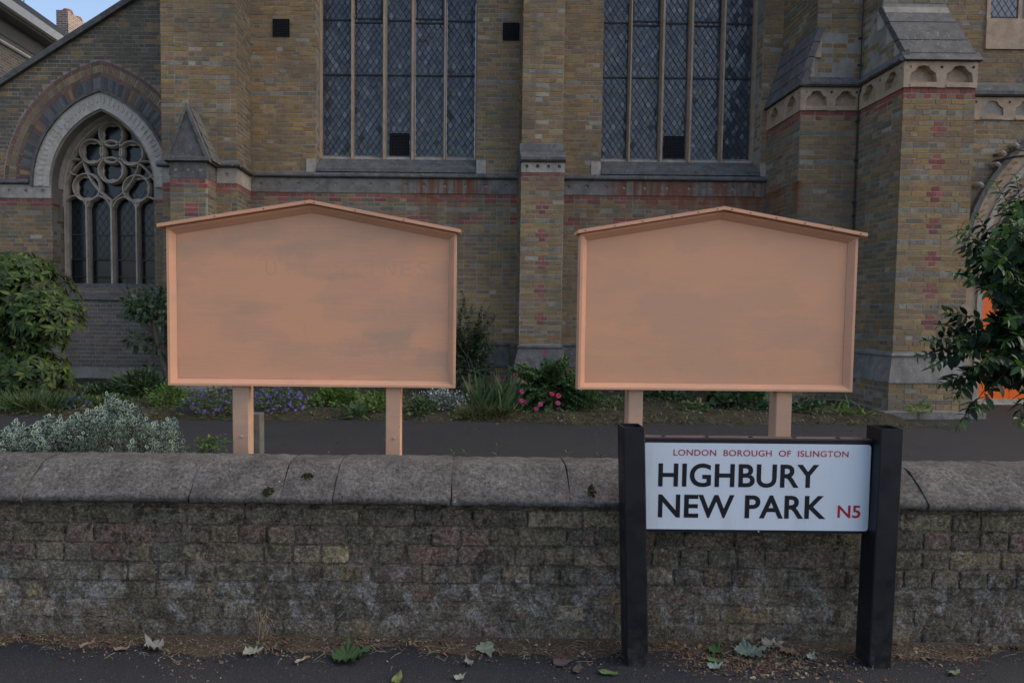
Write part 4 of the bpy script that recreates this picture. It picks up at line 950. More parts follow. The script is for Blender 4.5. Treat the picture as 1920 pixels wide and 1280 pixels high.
mb = MB(); mb.add([(hx + .6, 15, 9.16), (hx + .6, 34, 9.16), (hx - 3.5, 34, 12.0), (hx - 3.5, 15, 12.0), (hx + .6, 15, 9.40), (hx + .6, 34, 9.40), (hx - 3.5, 34, 12.2), (hx - 3.5, 15, 12.2)], [(0, 1, 5, 4), (4, 5, 6, 7), (0, 4, 7, 3), (0, 3, 2, 1)]); roof = mb.build('roof', slate, H)
for y in (16.5, 18.6, 20.6): m_ = MB(); tube(m_, [(hx + .5, y, 9.35), (hx + .52, y, 9.75)], .012, seg=5); m_.build('roof_spike', slate, roof)
cx0, cz = pix(105, 19, 24); cx1, _ = pix(127, 20, 24)
mb = MB(); mb.box(cx0, cx1, 24, 26.4, 8.8, cz); ch = mb.build('chimney', MC, H)
mb = MB(); mb.box(cx0 - .05, cx1 + .15, 23.9, 26.6, 8.8, 10.5); mb.build('chimney_flashing', m_flat('lead_flashing', (.2, .22, .25), .6, .4), ch)
for i in range(4): m_ = MB(); tube(m_, [((cx0 + cx1) / 2 + .06, 24.25 + i * .58, cz), ((cx0 + cx1) / 2 + .06, 24.25 + i * .58, cz + .10)], .17, .15, 12); m_.build('chimney_pot', pot, ch)

# ------------------------------------------------------------------ boundary wall
BW = thing('boundary_wall', (0, 2.84, PZ), 'low weathered brick boundary wall with grey stone coping', 'wall')
CW, WX0, WX1 = .0765, -5.2, 5.6
WC = [(0.165, 0.134, 0.091), (0.195, 0.152, 0.1), (0.146, 0.122, 0.088), (0.22, 0.165, 0.104), (0.177, 0.14, 0.1), (0.134, 0.115, 0.088)]
WR = [(.185, .125, .098), (.20, .13, .10), (.17, .118, .094), (.155, .11, .088)]
WP = [(0.354, 0.262, 0.159), (0.305, 0.232, 0.146), (0.329, 0.256, 0.171)]
def warp01(t, n):
    k = round(t * n); return .0 if k == 0 else 1.0 if k == n else .055 + .89 * (k - 1) / (n - 2)
def rough_brick(x0, x1, y, z0, z1, col, out, soft):
    """worn brick: rounded arrises, uneven face"""
    nx, nz = (8, 5) if x1 - x0 > .15 else (6, 5); m = MB(); seed = rnd(0, 100); amp = .0007 + soft * .0006
    for j in range(nz + 1):
        for i in range(nx + 1):
            u, w = warp01(i / nx, nx), warp01(j / nz, nz); ex = min(u, 1 - u) * (x1 - x0); ez = min(w, 1 - w) * (z1 - z0)
            e = min(ex, ez); drop = .003 * max(0, 1 - e / .005) if e < .005 else 0
            xx = x0 + (x1 - x0) * u; zz = z0 + (z1 - z0) * w
            if i in (0, nx): xx += rnd(-.003, .003)
            if j in (0, nz): zz += rnd(-.003, .003)
            if (i in (0, nx)) and (j in (0, nz)): xx += .004 * (1 if i == 0 else -1); zz += .003 * (1 if j == 0 else -1)
            m.v.append((xx, y - out + drop + rnd(-amp, amp), zz)); m.c.append(col)
    W = nx + 1; m.f = [(j * W + i, j * W + i + 1, (j + 1) * W + i + 1, (j + 1) * W + i) for j in range(nz) for i in range(nx)]
    rim = [i for i in range(W)] + [j * W + nx for j in range(1, nz + 1)] + [nz * W + i for i in range(nx - 1, -1, -1)] + [j * W for j in range(nz - 1, 0, -1)]
    n = len(m.v); m.v += [(m.v[r][0], y + .03, m.v[r][2]) for r in rim]; m.c += [col] * len(rim); L = len(rim)
    m.f += [(rim[i], n + i, n + (i + 1) % L, rim[(i + 1) % L]) for i in range(L)]
    return m
# mortar core: uneven sheet between the bricks
mb = MB(); nx, nz = 760, 46
for j in range(nz + 1):
    for i in range(nx + 1):
        x = WX0 + (WX1 - WX0) * i / nx; z = PZ - .05 + (.56 - PZ + .03) * j / nz
        mb.v.append((x, WY0 + .004 + .0028 * math.sin(x * 41 + z * 60) * math.sin(z * 77 - x * 23) + rnd(-.0014, .0014), z)); mb.c.append((1, 1, 1))
mb.f = [(j * (nx + 1) + i, j * (nx + 1) + i + 1, (j + 1) * (nx + 1) + i + 1, (j + 1) * (nx + 1) + i) for j in range(nz) for i in range(nx)]
mb.box(WX0, WX1, WY0 + .012, WY1, PZ - .1, .53); mb.build('mortar', M['wallmortar'], BW, smooth=True)
far_bricks = MB()
row_kind = ['S', 'H', 'S', 'H', 'H', 'H', 'S']     # from the ground up
for k in range(7):
    z0 = PZ + .002 + k * CW; z1 = z0 + CW; x = WX0 - rnd(0, .1); kind = row_kind[k]
    while x < WX1:
        L = (.225 if random.random() < .85 else .115) if kind == 'S' else (.1135 if random.random() < .84 else .20)
        L *= rnd(.965, 1.035); a_, b_ = x + .005, x + L - .005; x += L
        r = random.random()
        if k == 5: c = random.choice(WR) if r < .5 else random.choice(WC)
        elif k == 6: c = random.choice(WP) if r < .26 else random.choice(WC)
        elif k == 4: c = random.choice(WP) if r < .14 else random.choice(WR) if r < .42 else random.choice(WC)
        else: c = random.choice(WP) if r < .05 else random.choice(WR) if r < .12 else random.choice(WC)
        soft = 0 if k > 2 else .7
        m_ = rough_brick(a_, b_, WY0, z0 + .006 + rnd(-.002, .002), z1 - .005 + rnd(-.002, .002), jit(c, .18), .003 + rnd(-.003, .0035) - soft * .006, soft)
        if -2.15 < (a_ + b_) / 2 < 2.45: m_.build('brick', M['wallbrick'], BW)
        else: far_bricks.add(m_.v, m_.f, m_.c[0])
far_bricks.build('brickwork', M['wallbrick'], BW, kind='stuff')
# bed of mortar under the coping
mb = MB(); n = 420
for i in range(n + 1):
    x = WX0 + (WX1 - WX0) * i / n; zt, zb = .536, .508 + .006 * math.sin(x * 13) + rnd(-.004, .004)
    mb.v += [(x, WY0 - .004 + rnd(-.003, .003), zb), (x, WY0 - .010 + rnd(-.002, .002), (zt + zb) / 2), (x, WY0 - .006, zt)]; mb.c += [(1, 1, 1)] * 3
mb.f = [(3 * i + r, 3 * i + 3 + r, 3 * i + 4 + r, 3 * i + 1 + r) for i in range(n) for r in (0, 1)]; mb.build('mortar_bed', M['wallmortar'], BW, smooth=True)
# coping stones
joints = [-1450, -1240, -1030, -820, -610, -400, -190, 70, 372, 538, 634, 847, 1064, 1280, 1495, 1712, 1902, 2120, 2330, 2540, 2750, 2960, 3170]
def coping_stone(px0, px1, i):
    x0 = pix(px0, 900, 2.72)[0] + .0015; x1 = pix(px1, 900, 2.72)[0] - .0015; skew = rnd(-.008, .008) if i not in (0,) else .02
    dz = rnd(-.004, .004); yo = rnd(-.006, .004); tone = rnd(.85, 1.12)
    prof = [(2.70, .528), (2.628, .530), (2.618, .537), (2.616, .552), (2.622, .562), (2.648, .584), (2.682, .611), (2.718, .637), (2.752, .658), (2.775, .667), (2.86, .670), (2.93, .664), (3.02, .60), (3.055, .55), (3.05, .53), (2.96, .528)]
    n = max(6, int((x1 - x0) / .028)); m = MB(); L = len(prof)
    for q in range(n + 1):
        t = q / n; e = min(t, 1 - t) * (x1 - x0); rd = .0025 * max(0, 1 - e / .012)
        for (y, z) in prof:
            nz_ = .0022 * math.sin(q * 2.1 + y * 90) + rnd(-.0016, .0016); sh = skew * (z - .6) * 8
            m.v.append((x0 + (x1 - x0) * t + sh, y + yo + rnd(-.0014, .0014) + (rd if y < 2.8 else -rd), z + dz + nz_ - rd)); m.c.append((tone, tone, tone * rnd(.99, 1.01)))
    m.f = [(q * L + r, (q + 1) * L + r, (q + 1) * L + (r + 1) % L, q * L + (r + 1) % L) for q in range(n) for r in range(L)] + [tuple(range(L)), tuple(n * L + r for r in range(L))[::-1]]
    o = m.build('coping_stone', M['coping'], BW, smooth=True); o.data.polygons.foreach_set('use_smooth', [len(p.vertices) == 4 for p in o.data.polygons]); o.data.update()
    a_ = o.data.attributes.new('sharp_edge', 'BOOLEAN', 'EDGE'); ends = set(range(L)) | set(range(n * L, n * L + L)); a_.data.foreach_set('value', [(e.vertices[0] in ends and e.vertices[1] in ends) for e in o.data.edges]); return o
cops = [coping_stone(a_, b_, i) for i, (a_, b_) in enumerate(zip(joints, joints[1:]))]
# moss cushions on the coping
def moss(px_, py_, w, h, y=2.65):
    x, z = pix(px_, py_, y); m = MB()
    for i in range(60):
        a = rnd(0, 6.28); r = math.sqrt(random.random()); xx = x + w * r * math.cos(a); zz = z + h * r * math.sin(a); yy = y + (zz - .58) * .9 - .004; s = rnd(.003, .007)
        m.add([(xx - s, yy, zz), (xx, yy - s * .8, zz + s * .7), (xx + s, yy, zz), (xx, yy - s * .5, zz - s * .8), (xx, yy + s * .5, zz)], [(0, 1, 4), (1, 2, 4), (2, 3, 4), (3, 0, 4), (0, 3, 1), (1, 3, 2)])
    m.build('moss', M['moss'], BW, kind='stuff')
M['moss'] = m_flat('moss', (.035, .042, .012), .95, .1, .5, 60)
moss(505, 921, .022, .015, 2.635); moss(572, 897, .024, .012, 2.66); moss(1110, 920, .016, .02, 2.635)

# ------------------------------------------------------------------ notice boards
def bar(m, q, y0, y1, col=(1, 1, 1)):
    n = len(q); m.add([(p[0], y0, p[1]) for p in q] + [(p[0], y1, p[1]) for p in q], [tuple(range(n)), tuple(range(n, 2 * n))[::-1]] + [(i, n + i, n + (i + 1) % n, (i + 1) % n) for i in range(n)], col)
def mitre(m, outer, inner, i, y_face, y_in):
    """one rail of the frame between corner i and i+1: flat lip then a splay back to the panel"""
    j = (i + 1) % len(outer); o0, o1 = Vector(outer[i]), Vector(outer[j]); n0, n1 = Vector(inner[i]), Vector(inner[j])
    l0, l1 = o0 + (n0 - o0) * .34, o1 + (n1 - o1) * .34
    vv = [(o0.x, y_face, o0.y), (o1.x, y_face, o1.y), (l1.x, y_face, l1.y), (l0.x, y_face, l0.y), (n1.x, y_in, n1.y), (n0.x, y_in, n0.y), (o0.x, y_in + .05, o0.y), (o1.x, y_in + .05, o1.y)]
    m.add(vv, [(0, 1, 2, 3), (3, 2, 4, 5), (1, 0, 6, 7)])
def board(x0, x1, zb, ze, za, xa, posts, label, panelm, nails, ghost=None, stub=None, over=(.035, .022)):
    Y = 3.5; R = thing('notice_board', ((x0 + x1) / 2, Y + .05, CZG), label, 'notice board', 'salmon notice boards behind the wall')
    zl, zr = ze
    outer = [(x0, zb), (x1, zb), (x1, zr), (xa, za), (x0, zl)]; w = .038
    inner = [(x0 + w, zb + w * .85), (x1 - w, zb + w * .85), (x1 - w, zr - w * .85), (xa, za - w * 1.0), (x0 + w, zl - w * .85)]
    for i, nm in enumerate(('bottom_rail', 'side_rail', 'top_rail', 'top_rail', 'side_rail')):
        m = MB(); mitre(m, outer, inner, i, Y, Y + .028); m.build(nm, M['frame'], R)
    m = MB(); bar(m, [(p[0], p[1]) for p in [(inner[0][0] - .012, inner[0][1] - .012), (inner[1][0] + .012, inner[1][1] - .012), (inner[2][0] + .012, inner[2][1] + .01), (inner[3][0], inner[3][1] + .014), (inner[4][0] - .012, inner[4][1] + .01)]], Y + .030, Y + .05); pan = m.build('panel', panelm, R)
    m = MB(); bar(m, [(x0 + .004, zb + .004), (x1 - .004, zb + .004), (x1 - .004, zr - .004), (xa, za - .004), (x0 + .004, zl - .004)], Y + .051, Y + .08); m.build('back_board', M['post'], R)
    for s_, ex, ez in ((-1, x0 - over[0], zl), (1, x1 + over[1], zr)):
        th = .017; slope = (za - ez) / abs(xa - (x0 if s_ < 0 else x1)); ezz = za - slope * abs(ex - xa)
        q = [(xa, za + .002), (ex, ezz + .002), (ex + s_ * th * slope * 0, ezz + th + .002), (xa, za + th + .002)]
        if s_ < 0: q = q[::-1]
        m = MB(); bar(m, q, Y - .03, Y + .11); rf = m.build('roof_board', M['frame'], R)
        for t in nails:
            nx_ = xa + (ex - xa) * t; nz_ = za + (ezz - za) * t + th * .55; m = MB(); tube(m, [(nx_, Y - .032, nz_), (nx_, Y - .029, nz_)], .0032, seg=6); m.build('nail', M['lead'], rf)
    for (pa, pb) in posts:
        m = MB(); e = .004; prism(m, [(pa + e, Y + .03), (pb - e, Y + .03), (pb, Y + .03 + e), (pb, Y + .115 - e), (pb - e, Y + .115), (pa + e, Y + .115), (pa, Y + .115 - e), (pa, Y + .03 + e)], 'z', CZG - .1, zb - .0015); ps = m.build('post', M['post'], R)
        m = MB(); bx = (pa + pb) / 2 + .004; tube(m, [(bx, Y + .031, .63), (bx, Y + .027, .63), (bx, Y + .022, .63)], .0085, .005, 10); m.build('bolt', M['bolt'], ps)
        m = MB(); prism(m, [(pa + .012, Y + .117), (pb + .03, Y + .117), (pb + .03, Y + .20), (pa + .012, Y + .20)], 'z', CZG - .1, .735); m.build('ground_stub', M['stub'], R) if stub and pa == posts[0][0] else None
    return R, pan
M['stub'] = m_flat('concrete_stub', (.15, .145, .13), .9, .2, .3, 20, .3)
b1, pan1 = board(-1.522, -.043, .898, (1.705, 1.690), 1.826, -.785, ((-1.202, -1.117), (-.404, -.326)), 'salmon painted notice board with grey patches, its two bolted posts clear of the street sign', M['paint_l'], (.03, .3, .62), stub=True)
b2, pan2 = board(.588, 2.001, .899, (1.693, 1.693), 1.815, 1.306, ((.858, .933), (1.626, 1.708)), 'salmon painted notice board standing behind the black and white street sign', M['paint_r'], (.05, .18, .36, .56, .75, .95), over=(.018, .03))
# ghost of old lettering under the paint
def text_mesh(body, name, m, parent, x0, x1, z0, z1, y, ext=.0006, bold=0.0, spacing=1.0, uniform=False):
    cu = bpy.data.curves.new(name, 'FONT'); cu.body = body; cu.size = 1; cu.offset = bold; cu.space_character = spacing; cu.resolution_u = 6
    to = bpy.data.objects.new(name, cu); COL.objects.link(to); dg = bpy.context.evaluated_depsgraph_get(); me = bpy.data.meshes.new_from_object(to.evaluated_get(dg)); bpy.data.objects.remove(to)
    n = len(me.vertices); co = np.empty(n * 3, np.float32); me.vertices.foreach_get('co', co); co = co.reshape(-1, 3); lo, hi = co.min(0), co.max(0)
    out = np.empty_like(co); out[:, 0] = x0 + (co[:, 0] - lo[0]) / (hi[0] - lo[0]) * (x1 - x0); out[:, 2] = z0 + (co[:, 1] - lo[1]) / (hi[1] - lo[1]) * (z1 - z0); out[:, 1] = y
    me.vertices.foreach_set('co', out.ravel()); me.update(); me.materials.clear(); return link(name, me, m, parent)
M['ghost'] = m_paint('overpainted_letter', (.67, .345, .22), (.50, .31, .21), 3.0, .44, .72, 1.5)
gx0, gz1_ = pix(626, 489, 3.530); gx1, gz0_ = pix(804, 518, 3.530)
gw = (gx1 - gx0) / 5.7
for q, chx in enumerate('STINES'): a_ = gx0 + gw * q * 1.0 + (.02 if chx == 'I' else 0); text_mesh(chx, 'faded_letter', M['ghost'], pan1, a_, a_ + (gw * .68 if chx != 'I' else gw * .12), gz0_, gz1_, 3.5297)
gx0, gz1_ = pix(498, 490, 3.530); gx1, gz0_ = pix(518, 516, 3.530); text_mesh('U', 'faded_letter', M['ghost'], pan1, gx0, gx1, gz0_, gz1_, 3.5297)

# ------------------------------------------------------------------ street name sign
SG = thing('street_sign', (1.12, 2.55, PZ), 'white street name sign on two black steel posts in front of the wall', 'street sign')
def post_tube(xb, xt, zt, w, d, tw, nm_y, rot=0.0):
    """open square tube, leaning by xt - xb"""
    m = MB(); rings = []
    for z, x in ((PZ - .05, xb), (zt, xt)):
        for s in (1, (w - 2 * tw) / w):
            hw, hd = w / 2 * s, d / 2 - (0 if s == 1 else tw); c = .004 if s == 1 else .002
            pts = [(-hw + c, -hd), (hw - c, -hd), (hw, -hd + c), (hw, hd - c), (hw - c, hd), (-hw + c, hd), (-hw, hd - c), (-hw, -hd + c)]
            rings.append([(x + a * math.cos(rot) - b * math.sin(rot), nm_y + d / 2 + a * math.sin(rot) + b * math.cos(rot), z) for a, b in pts])
    bo, bi, to, ti = rings; n = 8; vv = bo + bi + to + ti; ff = []
    for i in range(n):
        j = (i + 1) % n; ff += [(i, j, 2 * n + j, 2 * n + i), (n + j, n + i, 3 * n + i, 3 * n + j), (2 * n + i, 2 * n + j, 3 * n + j, 3 * n + i)]
    m.add(vv, ff); return m.build('post', M['steel'], SG)
post_tube(.664, .627, .868, .080, .10, .005, 2.485); post_tube(1.571, 1.580, .872, .083, .10, .005, 2.49, -.03)
Ys = 2.545
def rrect(x0, x1, z0, z1, r, n=5):
    q = []
    for cx, cz_, a0 in ((x1 - r, z1 - r, 0), (x0 + r, z1 - r, math.pi / 2), (x0 + r, z0 + r, math.pi), (x1 - r, z0 + r, 1.5 * math.pi)):
        q += [(cx + r * math.cos(a0 + math.pi / 2 * i / n), cz_ + r * math.sin(a0 + math.pi / 2 * i / n)) for i in range(n + 1)]
    return q
sx0, sx1, sz0, sz1 = .669, 1.545, .462, .816
m = MB(); bar(m, [(sx0, sz0), (sx1, sz0), (sx1, sz1), (sx0, sz1)], Ys, Ys + .03); m.build('frame', M['sign_black'], SG)
m = MB(); bar(m, [(sx0, sz1 + .0005), (sx1, sz1 + .0005), (sx1, sz1 + .006), (sx0, sz1 + .006)], Ys + .004, Ys + .05); cap = m.build('top_edge', M['capply'], SG)
for i in range(5): m = MB(); xx = sx0 + .09 + i * .165; tube(m, [(xx, Ys + .02, sz1 + .006), (xx, Ys + .02, sz1 + .010)], .008, seg=8); m.build('screw', M['sign_black'], cap)
fx0, ft = pix(1210, 828, Ys); fx1, fb = pix(1637, 990, Ys); fl, ft = pix(1212, 828, Ys); fr, _ = pix(1640, 832, Ys)
m = MB(); bar(m, rrect(sx0 + .010, sx1 - .012, sz0 + .012, sz1 - .014, .012), Ys - .003, Ys - .0005); face = m.build('face_plate', M['sign_white'], SG)
def sign_text(body, mm, l, t, r, b, bold, sp=1.0):
    (x0, z1) = pix(l, t, Ys - .004); (x1, z0) = pix(r, b, Ys - .004); return text_mesh(body, 'lettering', mm, face, x0, x1, z0, z1, Ys - .0036, bold=bold, spacing=sp)
sign_text('HIGHBURY', M['sign_black'], 1235, 867.5, 1535, 915, .022, 1.03); sign_text('NEW PARK', M['sign_black'], 1234.5, 926, 1548, 973, .022, 1.03)
sign_text('LONDON  BOROUGH  OF  ISLINGTON', M['sign_red'], 1263, 842, 1591, 857, .012, 1.06); sign_text('N5', M['sign_red'], 1571, 947, 1613, 971, .018)
m = MB(); tube(m, [(1.12, Ys - .0005, sz0 + .006), (1.12, Ys - .004, sz0 + .006)], .0035, seg=8); m.build('rivet', M['bolt'], SG)

# ------------------------------------------------------------------ plants
def leaf_tpl(w=.3, n=4, fold=.25, droop=.15, shape='ovate', wave=0.0):
    """unit leaf along +X, folded on the midrib: vertices and quads"""
    V = []; F = []
    for i in range(n + 1):
        t = i / n
        hw = {'ovate': math.sin(math.pi * min(t * 1.0, 1) ** .8), 'lance': math.sin(math.pi * t ** .9) ** .9, 'blade': (1 - t) ** .6, 'round': math.sin(math.pi * t) ** .55}[shape] * w / 2 + .004
        z = -droop * t * t; V += [(t, -hw, z + fold * hw + wave * math.sin(t * 9)), (t, 0, z), (t, hw, z + fold * hw - wave * math.sin(t * 9))]
    for i in range(n): F += [(3 * i, 3 * i + 3, 3 * i + 4, 3 * i + 1), (3 * i + 1, 3 * i + 4, 3 * i + 5, 3 * i + 2)]
    return np.array(V, np.float32), np.array(F, np.int32)
def norm(a): return a / np.maximum(np.linalg.norm(a, axis=-1, keepdims=True), 1e-9)
def basis(d, up):
    x = norm(d); y = norm(np.cross(up, x)); z = np.cross(x, y); return x, y, z
def leaf_arrays(tpl, pos, d, up, size):
    V, F = tpl; x, y, z = basis(d, up); s = size[:, None, None]
    P = pos[:, None, :] + s * (V[None, :, 0:1] * x[:, None, :] + V[None, :, 1:2] * y[:, None, :] + V[None, :, 2:3] * z[:, None, :])
    N, K = len(pos), len(V); FF = (F[None] + (np.arange(N) * K)[:, None, None]).reshape(-1, F.shape[1]); return P.reshape(-1, 3), FF, K
def np_mesh(name, P, FF, C, m, parent, smooth=True, **kw):
    me = bpy.data.meshes.new(name); k = FF.shape[1]; me.vertices.add(len(P)); me.vertices.foreach_set('co', P.astype(np.float32).ravel()); me.loops.add(FF.size); me.loops.foreach_set('vertex_index', FF.ravel().astype(np.int32))
    me.polygons.add(len(FF)); me.polygons.foreach_set('loop_start', np.arange(0, FF.size, k, dtype=np.int32)); me.update(calc_edges=True)
    a = me.color_attributes.new('Col', 'FLOAT_COLOR', 'POINT'); a.data.foreach_set('color', np.c_[C, np.ones(len(C))].astype(np.float32).ravel())
    if smooth: me.polygons.foreach_set('use_smooth', np.ones(len(FF), bool))
    return link(name, me, m, parent, **kw)
def foliage(parent, m, tpl, pos, d, up, size, singles=0, name='foliage', c3=None, onscreen=True):
    """leaves of one plant: the ones nearest the camera are leaf objects, the others one mesh"""
    pos, d, up, size = (np.asarray(a, np.float64) for a in (pos, d, up, size)); N = len(pos); idx = np.arange(N)
    r = RNG.random(N); sel = np.array([], int)
    if singles:
        scr = np.array([toscreen(p) for p in pos]); ok = (scr[:, 0] > 3) & (scr[:, 0] < 1917) & (scr[:, 1] > 3) & (scr[:, 1] < 1277) if onscreen else np.ones(N, bool)
        score = np.linalg.norm(pos - np.array([0, 0, CAM_H]), axis=1) - size * 1.5 + np.where(ok, 0, 100); sel = np.argsort(score)[:singles]
        V, F = tpl; me = bpy.data.meshes.new('leaf'); me.from_pydata([tuple(map(float, v)) for v in V], [], [tuple(map(int, f)) for f in F]); me.polygons.foreach_set('use_smooth', [True] * len(F)); me.materials.append(m)
        ca = me.color_attributes.new('Col', 'FLOAT_COLOR', 'POINT'); ca.data.foreach_set('color', np.zeros(len(V) * 4, np.float32))
        x, y, z = basis(d[sel], up[sel])
        for q, i in enumerate(sel):
            o = bpy.data.objects.new('leaf', me); COL.objects.link(o); o.parent = parent; s = size[i]
            mw = Matrix(((x[q][0] * s, y[q][0] * s, z[q][0] * s, pos[i][0]), (x[q][1] * s, y[q][1] * s, z[q][1] * s, pos[i][1]), (x[q][2] * s, y[q][2] * s, z[q][2] * s, pos[i][2]), (0, 0, 0, 1)))
            o.matrix_parent_inverse = Matrix.Translation(-Vector(parent.location)); o.matrix_basis = mw
    rest = np.setdiff1d(idx, sel)
    if len(rest):
        P, FF, K = leaf_arrays(tpl, pos[rest], d[rest], up[rest], size[rest]); C = np.repeat(r[rest][:, None], 3, 1); C = np.repeat(C, K, 0)
        if c3 is not None: C[:, 1] = np.tile(c3, len(rest))
        np_mesh(name, P, FF, C, m, parent, kind='stuff')
def sphere_dirs(n, up_bias=0.0):
    v = RNG.normal(size=(n, 3)); v[:, 2] += up_bias; return norm(v)
LM = dict(
    rhodo=m_leaf('rhododendron_leaf', [(0, (.010, .022, .005)), (.45, (.024, .048, .008)), (.8, (.05, .082, .012)), (1, (.095, .125, .02))], .5, .25, .10),
    privet=m_leaf('privet_leaf', [(0, (.009, .022, .011)), (.5, (.015, .036, .016)), (.9, (.026, .056, .022)), (1, (.04, .08, .026))], .5, .22, .08),
    tip=m_leaf('young_tip_leaf', [(0, (.04, .09, .02)), (1, (.07, .14, .03))], .45, .4, .2),
    tree=m_leaf('climber_leaf', [(0, (.025, .055, .022)), (.6, (.045, .085, .03)), (1, (.07, .11, .04))], .5, .4, .2),
    small=m_leaf('small_dark_leaf', [(0, (.018, .04, .014)), (.6, (.035, .065, .02)), (1, (.06, .09, .03))], .5, .4, .15),
    rose=m_leaf('rose_leaf', [(0, (.025, .06, .022)), (.6, (.05, .10, .034)), (1, (.09, .15, .045))], .55, .25, .2),
    lime=m_leaf('lime_leaf', [(0, (.06, .11, .02)), (.6, (.09, .16, .03)), (1, (.15, .20, .05))], .55, .3, .25),
    cover=m_leaf('ground_cover_leaf', [(0, (.035, .065, .02)), (.5, (.06, .10, .03)), (.9, (.09, .13, .045)), (1, (.16, .14, .07))], .6, .3, .2),
    iris=m_leaf('iris_blade', [(0, (.025, .055, .018)), (.7, (.05, .085, .03)), (1, (.11, .13, .05))], .6, .2, .15),
    straw=m_leaf('dry_grass', [(0, (.06, .08, .025)), (.7, (.11, .11, .045)), (1, (.20, .17, .08))], .8, .2, .2),
    silver=m_leaf('silver_leaf', [(0, (.09, .115, .09)), (1, (.20, .23, .20))], .7, .2, .1), varieg=m_variegated())
def petal_mat(name, a, b): return m_leaf(name, [(0, a), (1, b)], .6, .3, .2)
FM = dict(purple=petal_mat('purple_petal', (.085, .072, .25), (.14, .115, .35)), pink=petal_mat('pink_petal', (.45, .02, .08), (.45, .08, .2)), white=petal_mat('white_petal', (.5, .52, .5), (.7, .7, .68)))

# -- rhododendron at the left
base = (*[pix(10, 750, 9.9)[0]], 9.9, bed_z(-6.6, 9.9))
R = thing('rhododendron', (base[0], 9.9, bed_z(base[0], 9.9)), 'large glossy rhododendron with whorled leaves left of the traceried window', 'shrub')
lobes = [((10, 565), 9.95, 1.0, .62, .60), ((85, 600), 9.75, .50, .50, .42), ((45, 700), 9.7, .62, .5, .36), ((-60, 640), 9.9, .8, .6, .75), ((25, 505), 10.0, .55, .45, .22)]
pos, dd, uu, ss = [], [], [], []; twigs = MB()
for (c, Y, rx_, ry_, rz_), nros in zip(lobes, (300, 120, 105, 110, 110)):
    cx, cz_ = pix(*c, Y)
    for q in range(nros):
        v = sphere_dirs(1, .25)[0]
        if v[1] > .35: v[1] *= -1
        k = rnd(.80, 1.06); tip = np.array([cx + v[0] * rx_ * k, Y + v[1] * ry_ * k, cz_ + v[2] * rz_ * k])
        out = norm(v * np.array([1, 1, .6]) + np.array([0, -.15, .45])); nl = random.randint(6, 9); a0 = rnd(0, 6.28)
        s1 = norm(np.cross(out, [.3, .2, 1.])); s2 = np.cross(out, s1)
        for l in range(nl):
            a = a0 + l * 2.4; el = rnd(.05, .5); dv = norm((s1 * math.cos(a) + s2 * math.sin(a)) * math.cos(el) + out * math.sin(el) + np.array([0, 0, -.18]))
            pos.append(tip); dd.append(dv); uu.append(out + RNG.normal(0, .15, 3)); ss.append(rnd(.09, .155))
        if q % 3 == 0: tube(twigs, [tuple(tip), (cx + v[0] * rx_ * .4, Y + v[1] * ry_ * .4, cz_ + v[2] * rz_ * .3)], .006, .012, 4)
    ni = nros * 3
    v = sphere_dirs(ni); rr = RNG.uniform(.2, .8, ni)[:, None]; p_in = np.array([cx, Y, cz_]) + v * rr * np.array([rx_, ry_, rz_])
    pos += list(p_in); dd += list(sphere_dirs(ni, -.2)); uu += list(sphere_dirs(ni, 1.5)); ss += list(RNG.uniform(.10, .17, ni))
foliage(R, LM['rhodo'], leaf_tpl(.36, 4, .18, .22, 'ovate'), pos, dd, uu, ss, 300)
for i in range(5): tube(twigs, [(base[0] + rnd(-.15, .15), 9.9 + rnd(-.1, .1), CZG), (base[0] + rnd(-.5, .5), 9.9 + rnd(-.2, .2), 1.2)], .03, .012, 6)
twigs.build('branches', M['bark'], R)

# -- near shrub hanging in from the right
def wand_shrub(R, tips, root, nper, lsize, lm, tpl, singles, twigm, tipm=None, bend=.12, step=.045, rr=.004, thin=None):
    pos, dd, uu, ss = [], [], [], []; tw = MB(); tpos, tdd, tuu, tss = [], [], [], []
    for tip in tips:
        r0 = np.array(root) + RNG.normal(0, .10, 3); tip = np.array(tip); L = np.linalg.norm(tip - r0); n = 8
        mid = (r0 + tip) / 2 + np.array([rnd(-.06, .06), rnd(-.06, .06), bend * L + rnd(-.03, .05)]); P = [(1 - t) ** 2 * r0 + 2 * t * (1 - t) * mid + t * t * tip for t in np.linspace(0, 1, n)]
        tube(tw, [tuple(p) for p in P], rr, rr * .35, 4)
        k = int(L / step); a0 = rnd(0, 3)
        for q in range(k):
            t = .25 + .75 * (q + 1) / k; p = (1 - t) ** 2 * r0 + 2 * t * (1 - t) * mid + t * t * tip; tan = norm(2 * (1 - t) * (mid - r0) + 2 * t * (tip - mid))
            s1 = norm(np.cross(tan, [0.1, .2, 1.])); s2 = np.cross(tan, s1); a = a0 + (q % 2) * 1.57
            for sg in (-1, 1):
                dv = norm(tan * rnd(.35, .8) + sg * (s1 * math.cos(a) + s2 * math.sin(a)) + np.array([0, 0, rnd(-.45, .05)]))
                last = t > .93 and tipm is not None
                (tpos if last else pos).append(p); (tdd if last else dd).append(dv); (tuu if last else uu).append(np.array([0, 0, 1.]) + RNG.normal(0, .35, 3)); (tss if last else ss).append(lsize * rnd(.7, 1.15) * (1 - .45 * max(0, t - .8) / .2))
    if thin is not None:
        k_ = [i for i, p in enumerate(pos) if not (thin(*toscreen(p)) and random.random() < .5)]; pos, dd, uu, ss = ([a[i] for i in k_] for a in (pos, dd, uu, ss))
    foliage(R, lm, tpl, pos, dd, uu, ss, singles)
    if tpos: foliage(R, tipm, tpl, tpos, tdd, tuu, tss, 0, name='young_tips')
    tw.build('branches', twigm, R); return pos
sx, sz = pix(1960, 760, 3.75)
